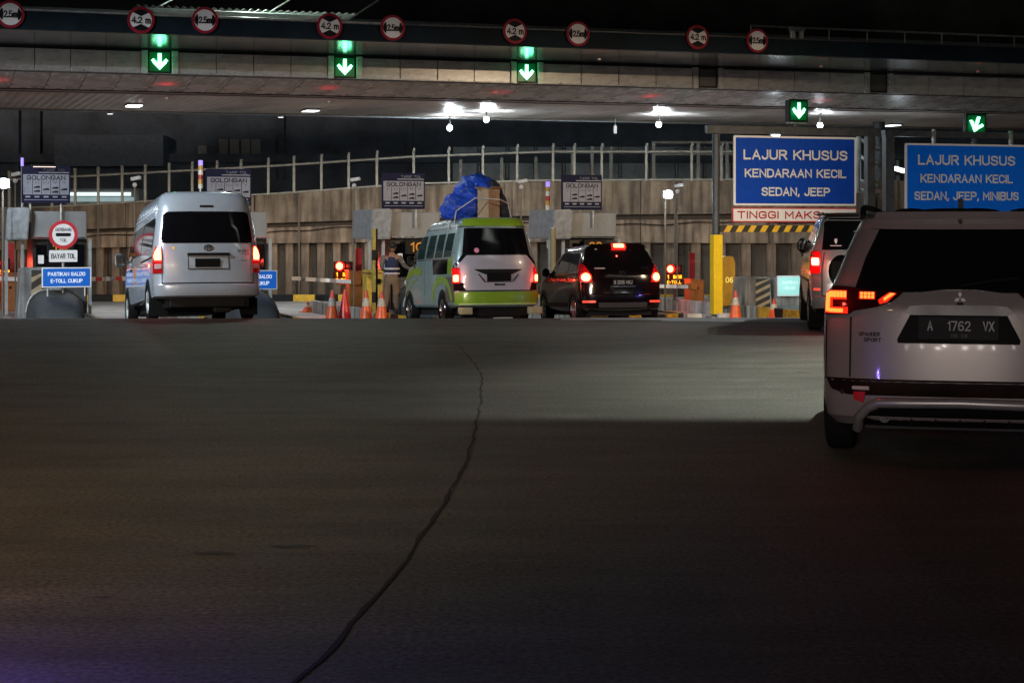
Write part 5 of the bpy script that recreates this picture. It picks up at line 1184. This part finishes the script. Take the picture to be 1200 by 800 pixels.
# ---- nearest white car --------------------------------------------------------------
XP = paint('pearl_white_paint', (.205, .175, .172), .32, .1, .5)
xp = Car('white_crossover', 'nearest white car at right with black plate and L shaped lit tail lights', 1125, 186, -14.0, 4.55, [
    (.23, .10, 4.35, .80), (.29, .03, 4.45, .85), (.40, .0, 4.5, .868), (.435, .0, 4.5, .870), (.455, .02, 4.5, .870), (.52, .02, 4.52, .872), (.53, .045, 4.52, .874), (.72, .05, 4.48, .876), (.95, .065, 4.3, .87), (.99, .07, 3.9, .865), (1.03, .085, 3.4, .855), (1.10, .125, 3.2, .835),
    (1.18, .18, 3.05, .80), (1.30, .26, 2.9, .755), (1.42, .34, 2.75, .71), (1.50, .385, 2.6, .675), (1.525, .36, 2.55, .66), (1.56, .37, 2.5, .64), (1.585, .44, 2.4, .58), (1.60, .60, 2.2, .46)], XP, .30, .7, 2.7, pitch=False)
GB = mat('gloss_black_panel', (.005, .004, .005), .2, coat=.2, spec=.3)
xp.patch('rear_window', [(-.665, 1.09), (-.25, 1.085), (-.10, 1.105), (.10, 1.105), (.25, 1.085), (.665, 1.09), (.60, 1.30), (.515, 1.49), (-.515, 1.49), (-.60, 1.30)], GLASS, o=.008, pitch=.05)
xp.patch('spoiler', [(-.56, 1.515), (.56, 1.515), (.53, 1.575), (-.53, 1.575)], XP, o=.035, inset=.05)
bm = BM(); c = xp.rear(.0, 1.535, .04); cyl(bm, c, c+Vector((0, -.03, 0)), .014); obj('washer_nozzle', bm, BLACK, xp.t)
# roof rails, antenna fin, cargo ends
for sg in (-1, 1):
    bm = BM(); f_ = xp.side(sg); tube(bm, [f_(y, 1.56, .0)+Vector((0, 0, z_)) for y, z_ in ((.62, .01), (.72, .06), (.9, .075), (1.4, .08), (2.0, .075), (2.3, .02))], .022, 10); obj('roof_rail', bm, BLACK, xp.t, smooth=50)
bm = BM(); sprism(bm, [(.95, 1.60), (1.13, 1.60), (1.10, 1.625), (.985, 1.70), (.96, 1.70)], -.018, .018); bmesh.ops.bevel(bm, geom=list(bm.edges), offset=.006, segments=2, affect='EDGES'); obj('antenna_fin', bm, BLACK, xp.t)
bm = BM()
for cx, w_ in ((-.33, .22), (.10, .30), (.45, .24), (-.05, .5)): sph(bm, (cx, 1.0, 1.60), 1, 14, (w_*.6, .25, .035))
obj('roof_ridge', bm, BLACK, xp.t, smooth=50)
# tailgate seam, black band, lower bumper
for sg in (-1, 1): xp.line('tailgate_gap', [(sg*.685, .925), (sg*.69, .54)], .012, BLKP, o=.003)
xp.patch('black_band', [(-.84, .525), (-.80, .455), (-.70, .43), (.70, .43), (.80, .455), (.84, .525)], mat('maroon_black_band', (.010, .004, .004), .3, spec=.2), o=.012)
bar = BM(); ctl = [(-.635, .235), (-.62, .30), (-.565, .365), (-.50, .395), (0, .402), (.50, .395), (.565, .365), (.62, .30), (.635, .235)]
pts_ = []
for a, q in zip(ctl, ctl[1:]):
    for k in range(4): u = a[0]+(q[0]-a[0])*k/4; w_ = a[1]+(q[1]-a[1])*k/4; p_ = xp.rear(u, w_, .035); pts_.append(p_)
pts_.append(xp.rear(*ctl[-1], .035)); tube(bar, pts_, .033, 12); obj('skid_bar', bar, mat('silver_bar', (.28, .27, .27), .35, .5), xp.t, smooth=60)
xp.patch('diffuser', [(-.62, .236), (.62, .236), (.60, .30), (.55, .355), (.50, .375), (-.50, .375), (-.55, .355), (-.60, .30)], mat('matt_black_diffuser', (.004, .004, .004), .6, spec=.1), o=.006)
for k in range(-3, 4):
    xp.line('diffuser_rib', [(k*.15, .25), (k*.15, .34)], .012, BLACK, o=.016)
for sg in (-1, 1):
    xp.patch('reflector', [(sg*a, q) for a, q in ([(.585, .44), (.66, .44), (.655, .405), (.60, .39)] if sg > 0 else [(.60, .39), (.655, .405), (.66, .44), (.585, .44)])], mat('bright_red_reflector', (.45, .006, .01), .3, spec=.2), o=.022)
    xp.patch('fog_lens', rrect(min(sg*.56, sg*.665), .452, max(sg*.56, sg*.665), .488, .008), mat('pinkish_lens', (.5, .4, .4), .15), o=.03)
    xp.patch('bumper_bolt', rrect(min(sg*.72, sg*.74), .43, max(sg*.72, sg*.74), .455, .005), CHROME, o=.02)
    # L shaped light cluster
    base = [(.42, 1.075), (.45, 1.03), (.52, .985), (.66, .955), (.70, .93), (.845, .935), (.845, 1.09), (.78, 1.12), (.70, 1.10)]
    base2 = [(.845, .935), (.845, 1.07), (.80, 1.115), (.70, 1.112), (.56, 1.095), (.35, 1.09), (.38, 1.06), (.43, 1.02), (.52, .99), (.66, .965), (.70, .94)]
    def R_(p): return [(sg*a, q) for a, q in p][::(1 if sg > 0 else -1)]
    tl = xp.patch('tail_light', R_(base2), mat('smoked_red_lens', (.02, .002, .002), .2, coat=.2, spec=.3), o=.014, pitch=.05)
    HOT = em('orange_red_led', (1, .13, .02), 4); RIM = em('red_led_edge', (1, .03, .01), .8)
    def seg(pp, m_, o_): xp.patch('light_bar', R_(pp), m_, o=o_, pitch=.04, parent=tl)
    seg([(.71, 1.085), (.83, 1.085), (.84, 1.05), (.84, .945), (.70, .945), (.70, .985), (.80, .985), (.80, 1.03), (.71, 1.03)], RIM, .018)
    seg([(.815, 1.075), (.835, 1.06), (.835, .955), (.815, .955)], HOT, .023); seg([(.73, .952), (.815, .952), (.815, .975), (.73, .975)], HOT, .023)
    for k in range(5): seg(rrect(.712+k*.021, 1.04, .728+k*.021, 1.078, .003), HOT, .023)
    seg([(.53, 1.035), (.63, 1.035), (.63, 1.08), (.53, 1.08)], RIM, .018)
    for k in range(4):
        for j in range(2): seg(rrect(.535+k*.023, 1.038+j*.021, .552+k*.023, 1.054+j*.021, .003), HOT, .023)
    seg([(.395, 1.072), (.44, 1.078), (.51, 1.03), (.50, 1.005), (.45, 1.02)], RIM, .018); seg([(.405, 1.068), (.43, 1.072), (.475, 1.038), (.47, 1.025)], HOT, .023)
    halo_light(xp, sg*.76, 1.02, 1.2, o=.10)
    xp.line('bumper_seam', [(sg*.845, .90), (sg*.85, .52)], .008, BLKP, o=.003)
# plate recess
xp.patch('plate_recess', [(-.385, .765), (.365, .765), (.37, .79), (.29, .945), (.25, .955), (-.27, .955), (-.31, .945), (-.39, .79)], mat('deep_black_recess', (.003, .003, .003), .6, spec=.08), o=.005)
xp.patch('chrome_garnish', [(-.335, .965), (-.31, .945), (.29, .945), (.325, .965), (.29, .995), (.20, 1.003), (-.22, 1.003), (-.31, .995)], mat('dark_chrome', (.07, .07, .075), .3, .8), o=.022)
xp.line('recess_lip', [(-.46, .82), (-.34, 1.0), (-.22, 1.015), (.20, 1.015), (.32, 1.0), (.44, .82)], .010, XP, o=.006)
c = xp.rear(0, .86, .012)
bm = BM(); box(bm, (-.01, c.y, .865), (.50, .012, .15), bev=.004); pl = obj('licence_plate', bm, mat('black_plate', (.006, .006, .006), .5, spec=.1), xp.t)
for s_, u, wd in (('A', -.175, .034), ('1762', .005, .142), ('VX', .185, .070)): text(s_, u-.01, .88, wd, .062, mat('plate_digit_paint', (.40, .40, .39), .6, spec=.1), pl, lambda a, q, o: Vector((a, c.y-.007-o, q)), .012, .003)
text('06 28', -.005, .818, .10, .022, mat('dim_plate_ink', (.10, .10, .10), .6), pl, lambda a, q, o: Vector((a, c.y-.007-o, q)), .0, .003)
# three diamond emblem
bm = BM(); c = xp.rear(0, 1.05, .010)
for k in range(3):
    t_ = PI/2+2*PI*k/3; d = Vector((math.cos(t_), math.sin(t_))); n_ = Vector((-d.y, d.x)); pp = [d*.002, d*.022+n_*.012, d*.042, d*.022-n_*.012]
    A = [bm.verts.new((c.x+q.x, c.y-.008, c.z+q.y)) for q in pp]; B = [bm.verts.new((c.x+q.x, c.y+.01, c.z+q.y)) for q in pp]; bm.faces.new(A); bm.faces.new(B)
    for i in range(4): bm.faces.new((A[i], A[(i+1) % 4], B[(i+1) % 4], B[i]))
obj('emblem', bm, mat('dark_chrome', (.07, .07, .075), .3, .8), xp.t)
PL = mat('dark_plum_ink', (.05, .03, .05), .4)
xp.txt('XPANDER', -.565, .818, .135, .026, INK, o=.007, bold=.05); xp.txt('SPORT', -.545, .782, .11, .026, INK, o=.007, bold=.05)
xp.patch('camera_eye', rrect(-.02, 1.005, .02, 1.02, .004), BLACK, o=.02)
for x_ in (-.25, .28):
    bm = BM(); sph(bm, xp.rear(x_, .48, .012), .010, 10); obj('parking_sensor', bm, mat('dark_chrome', (.07, .07, .075), .3, .8), xp.t)
# wiper
bm = BM(); tube(bm, [xp.rear(u, w_, .03) for u, w_ in ((.0, 1.115), (.10, 1.13), (.22, 1.15), (.36, 1.165))], .008, 6); obj('wiper', bm, BLACK, xp.t)
for face in ('left', 'right'):
    xp.patch('side_window', [(.52, 1.16), (1.2, 1.12), (1.2, 1.42), (.75, 1.45)], GLASS, face, .006, .1); xp.patch('side_window', [(1.27, 1.11), (2.15, 1.08), (2.15, 1.46), (1.27, 1.44)], GLASS, face, .006, .1)
    xp.patch('side_window', [(2.22, 1.08), (3.05, 1.07), (2.65, 1.38), (2.45, 1.46), (2.22, 1.46)], GLASS, face, .006, .1)
    xp.line('cladding', [(1.25, .36), (3.2, .36)], .14, BLACK, face, .008); xp.line('door_gap', [(1.23, .4), (1.23, 1.1)], .010, INK, face); xp.line('door_gap', [(2.18, .4), (2.18, 1.06)], .010, INK, face)
    xp.line('window_chrome', [(.6, 1.47), (2.5, 1.49)], .014, CHROME, face, .012)
xp.wheels(.335, .80, 3.55, .765, 5, .66); xp.mirror(2.72, 1.16, .19, .13, BLACK, .15); xp.front(.9, 0, 0)
bm = BM(); cyl(bm, (-.47, .06, .29), (-.47, .5, .29), .035, n=16); obj('exhaust', bm, mat('dark_disc', (.04, .04, .04), .5, .6), xp.t, smooth=40)

for sg in (-1, 1):
    bm = BM(); box(bm, (sg*.62, 4.34, .78), (.26, .2, .10), bev=.03); hl = obj('headlamp_glow', bm, em('headlamp_white', (1, .95, .85), 3), xp.t)
    lamp('SPOT', (sg*.60, 4.60, .80), 1300, (1, .96, .88), xp.t, .05, (sg*.4-.3, 34, 2.4), 20, .9, 'headlight_beam')  # beams assumed, aimed to brighten the second blue sign
# ================================================================== ATTENDANT
def skin_mesh(V, E, Rr, sub=1):
    me = bpy.data.meshes.new('body'); me.from_pydata(V, E, []); o = bpy.data.objects.new('tmp_body', me); COL.objects.link(o)
    o.modifiers.new('s', 'SKIN'); md = o.modifiers.new('u', 'SUBSURF'); md.levels = sub
    for i, r in enumerate(Rr): me.skin_vertices[0].data[i].radius = r if isinstance(r, tuple) else (r, r)
    me.skin_vertices[0].data[0].use_root = True
    bpy.context.view_layer.update(); dg = bpy.context.evaluated_depsgraph_get(); nm = bpy.data.meshes.new_from_object(o.evaluated_get(dg)); bpy.data.objects.remove(o)
    for p in nm.polygons: p.use_smooth = True
    return nm
SKIN = mat('brown_skin', (.28, .14, .08), .55, var=.1); KH = mat('khaki_trouser_cloth', (.19, .12, .075), .85, bump=.3); NVY = mat('navy_vest_cloth', (.015, .02, .06), .8, bump=.3); SHIRT = mat('grey_brown_shirt', (.16, .14, .12), .85)
REFL = mat('reflective_tape', (.5, .46, .48), .4)
c = -1.6; p = at(459, c, 0); base = GZ+.30
per = thing('person', 'attendant in dark vest with reflective bands and khaki trousers, seen from behind beside booth 10', 'person', (p.x, p.y, base), AL-.35)
# x right, y away; figure leans and reaches to the right towards the van
V = [(0, 0, .86), (0, .0, 1.0), (0, .01, 1.18), (0, .02, 1.33), (0, .03, 1.42), (.01, .04, 1.50),            # pelvis..neck
     (.10, .0, .84), (.11, .03, .47), (.12, .0, .09), (.13, .12, .04),                                       # right leg
     (-.10, .0, .84), (-.12, .02, .47), (-.13, .0, .09), (-.14, .12, .04),                                    # left leg
     (.19, .02, 1.36), (.30, .12, 1.12), (.48, .26, 1.06), (.54, .30, 1.06),                                  # right arm reaching
     (-.19, .02, 1.36), (-.25, .03, 1.10), (-.14, .20, .98), (-.10, .25, .98)]                                # left arm
E = [(0, 1), (1, 2), (2, 3), (3, 4), (4, 5), (0, 6), (6, 7), (7, 8), (8, 9), (0, 10), (10, 11), (11, 12), (12, 13), (3, 14), (14, 15), (15, 16), (16, 17), (3, 18), (18, 19), (19, 20), (20, 21)]
R = [(.13, .10), (.125, .09), (.15, .10), (.14, .09), .06, .05, .085, .06, .04, .035, .085, .06, .04, .035, .055, .043, .03, .03, .055, .043, .03, .03]
for hb, d in ((17, Vector((.055, .03, -.005))), (21, Vector((.03, .055, -.005)))):
    b0_ = Vector(V[hb]); sd_ = Vector((-d.y, d.x, 0)).normalized()
    for k, ln in enumerate((.85, 1.0, .95, .75)):
        i = len(V); q = b0_+sd_*(.024*(1.5-k)); V.append(tuple(q+d*.45*ln)); V.append(tuple(q+d*1.0*ln+Vector((0, 0, -.022)))); E += [(hb, i), (i, i+1)]; R += [.009, .007]
    i = len(V); V.append(tuple(b0_+sd_*.045+d*.1)); V.append(tuple(b0_+sd_*.055+d*.5)); E += [(hb, i), (i, i+1)]; R += [.010, .008]
link('body', skin_mesh(V, E, R, 1), SKIN, per)
hd = BM(); sph(hd, (.02, .05, 1.60), 1, 20, (.075, .095, .115)); sph(hd, (.02, .145, 1.585), 1, 8, (.013, .02, .02)); box(hd, (.02, .137, 1.548), (.04, .012, .010))
for s_ in (-1, 1): sph(hd, (.02+s_*.078, .05, 1.595), 1, 8, (.012, .022, .032)); sph(hd, (.02+s_*.03, .135, 1.61), 1, 8, (.014, .01, .009))
obj('head', hd, SKIN, per, smooth=60)
bm = BM(); sph(bm, (.02, .035, 1.63), 1, 18, (.086, .10, .105)); obj('hair', bm, mat('black_hair', (.01, .008, .007), .7, bump=.5), per, smooth=60)
tr = skin_mesh([(0, 0, .95), (0, 0, .84), (.10, 0, .78), (.115, .03, .45), (.125, .0, .09), (-.10, 0, .78), (-.125, .02, .45), (-.135, .0, .09)], [(0, 1), (1, 2), (2, 3), (3, 4), (1, 5), (5, 6), (6, 7)], [(.165, .13), (.165, .125), .115, .090, .080, .115, .090, .080], 1); link('trousers', tr, KH, per)
vs = skin_mesh([(0, 0, .94), (0, .01, 1.12), (0, .02, 1.30), (0, .03, 1.40)], [(0, 1), (1, 2), (2, 3)], [(.175, .13), (.18, .13), (.19, .125), (.12, .09)], 2); link('vest', vs, NVY, per)
sl = skin_mesh([(-.15, .02, 1.37), (-.20, .02, 1.34), (-.255, .03, 1.12), (-.17, .16, 1.01)], [(0, 1), (1, 2), (2, 3)], [.075, .075, .058, .045], 1); link('sleeve', sl, SHIRT, per)
sl = skin_mesh([(.15, .02, 1.37), (.20, .03, 1.34), (.30, .12, 1.13), (.44, .23, 1.07)], [(0, 1), (1, 2), (2, 3)], [.075, .075, .058, .045], 1); link('sleeve', sl, SHIRT, per)
for z_, a in ((1.08, .193), (.965, .188)):
    bm = BM(); lathe(bm, [(1, -.022), (1.02, -.022), (1.02, .022), (1, .022)], 'Z', 24, close=True); 
    for q in bm.verts: q.co = Vector((q.co.x*a, q.co.y*a*.76, q.co.z+z_))
    obj('reflective_band', bm, REFL, per)
for q in ((-.262, .05, 1.22), (.25, .07, 1.24)):
    bm = BM(); sph(bm, q, 1, 10, (.062, .066, .03)); obj('arm_band', bm, REFL, per)
for s_ in (-1, 1):
    bm = BM(); box(bm, (s_*.13, .05, .045), (.10, .27, .09), bev=.03); obj('shoe', bm, BLACK, per, smooth=50)
# ================================================================== LIGHTING OUTSIDE THE FRAME, ADDED OR ASSUMED
def street(x, y, z, e, col, label, target=None, spot=None, r=.3, blend=.3, cut=False):  # unseen lamps
    t = thing('added_lamp', label, 'street lamp', (x, y, 0)); sg = -1 if x > 0 else 1
    bm = BM(); cyl(bm, (-sg*1.2, 0, 0), (-sg*1.2, 0, z+.2), .11, .07); obj('pole', bm, STEEL, t)
    bm = BM(); cyl(bm, (-sg*1.2, 0, z+.2), (0, 0, z+.25), .04); obj('bracket_arm', bm, STEEL, t)
    bm = BM(); box(bm, (0, 0, z+.20), (.7, .35, .12), bev=.03); obj('lamp_head', bm, STEEL, t)
    if cut:  # shield and hood added to keep mast light off the canopy fascia
        d = (Vector(target)-Vector((x, y, 0))); d.z = 0; d.normalize(); az = math.atan2(d.y, d.x)-PI/2
        bm = BM(); box(bm, (d.x*.62, d.y*.62, z-.068+.24), (1.7, .02, .48), rz=az); obj('cutoff_shield', bm, STEEL, t)
        bm = BM(); box(bm, (d.x*.3, d.y*.3, z+.42), (1.7, .66, .02), rz=az); obj('hood', bm, STEEL, t)
    if spot: lamp('SPOT', (0, 0, z), e, col, t, r, Vector(target)-Vector((x, y, 0)), spot, blend)
    else: lamp('POINT', (0, 0, z), e, col, t, r)
fb = thing('shade_deck', 'added unseen concrete deck high above the camera, edge shading the near road', 'light blocker', (0, 8, 11), 0)  # unseen deck added to cut the road lamp's light along an edge
bm = BM(); box(bm, (0, 0, .5), (90, 26, 1.0)); obj('deck', bm, GREYC, fb)
for sx_ in (-30, 30):
    bm = BM(); box(bm, (sx_, 8, -5.5), (2, 3, 11)); obj('deck_support', bm, GREYC, fb)
street(9.5, 24, 16, 27000, (.90, 1, .88), 'tall assumed street lamp beyond the right edge shining down on the road', (8.0, 18.0, 0), 58, .12, .95)  # unseen lamp assumed from the pool of light on the road
street(-6.5, -3, 7, 9000, (1, .66, .33), 'warm assumed street lamp behind the camera on the left', (-6.0, 11, 0), 58, .4, 1)  # unseen lamp assumed from the warm tone of the near road
street(-14, 25, 7.5, 10500, (.72, .88, 1), 'added cool floodlight mast beyond the left edge brightening the plaza', (-6, 40, 0), 56, .05, .8, True)  # unseen mast added to brighten the plaza and the minibus side
street(14, 27, 7.5, 10000, (1, .76, .50), 'added warm floodlight mast beyond the right edge brightening the plaza', (-8, 58, .6), 50, .05, .9, True)  # unseen mast added to brighten the plaza and the ramp wall
t = thing('assumed_beacon', 'assumed violet blue warning beacon standing off the left edge near the camera', 'beacon', (-2.05, 5.55, 0)); bm = BM(); cyl(bm, (0, 0, 0), (0, 0, .3), .03); obj('post', bm, STEEL, t); bm = BM(); sph(bm, (0, 0, .38), .06); obj('lens', bm, em('violet_lens', (.3, .15, 1), 3), t); lamp('POINT', (0, 0, .38), 190, (.20, .13, 1), t, .075)  # unseen beacon assumed from the violet patch on the near road
t = thing('assumed_beacon', 'assumed violet blue warning beacon standing beyond the right edge behind the camera', 'beacon', (9, -3, 0)); bm = BM(); cyl(bm, (0, 0, 0), (0, 0, 1.4), .03); obj('post', bm, STEEL, t); bm = BM(); sph(bm, (0, 0, 1.5), .08); obj('lens', bm, em('violet_lens', (.3, .15, 1), 3), t); lamp('POINT', (0, 0, 1.5), 7, (.40, .28, 1), t, .1)  # unseen beacon assumed from violet touches on the vehicles

for k, x in enumerate((-78, -66, -57, -50, -43, -38, -28, -12, 70, 86, 97, 112, 134, 150)):  # added lamps giving bright glints in car paint and chrome
    y = -170-7*(k % 3); z = 8+(k % 2)
    t = thing('glint_lamp', 'added lamp far behind the camera for glints on the cars', 'street lamp', (x, y, 0), 0, 'added glint lamps behind the camera')
    bm = BM(); cyl(bm, (0, 0, 0), (0, 0, z), .1, .06); obj('pole', bm, STEEL, t)
    bm = BM(); sph(bm, (0, .2, z-.05), .55, 12); obj('lamp_globe', bm, em('far_lamp', (1, .95, .9), 150), t)

street(13, 31, 10, 5200, (.90, 1, .93), 'added lamp beyond the right edge lighting the crest of the road', (6.0, 27.5, 0), 56, .12, 1)  # added lamp brightening the road near the crest
t = thing('added_blue_lamp', 'small added blue lamp hidden on the road beyond the silver SUV', 'beacon', (7.0, 31.4, gz(31.4))); bm = BM(); cyl(bm, (0, 0, 0), (0, 0, .22), .05); obj('base', bm, BLACK, t); bm = BM(); sph(bm, (0, 0, .27), .05); obj('lens', bm, em('violet_lens', (.3, .15, 1), 3), t); lamp('POINT', (0, 0, .30), 130, (.16, .18, 1), t, .06)  # added lamp tinting the apron blue, hidden behind the cars
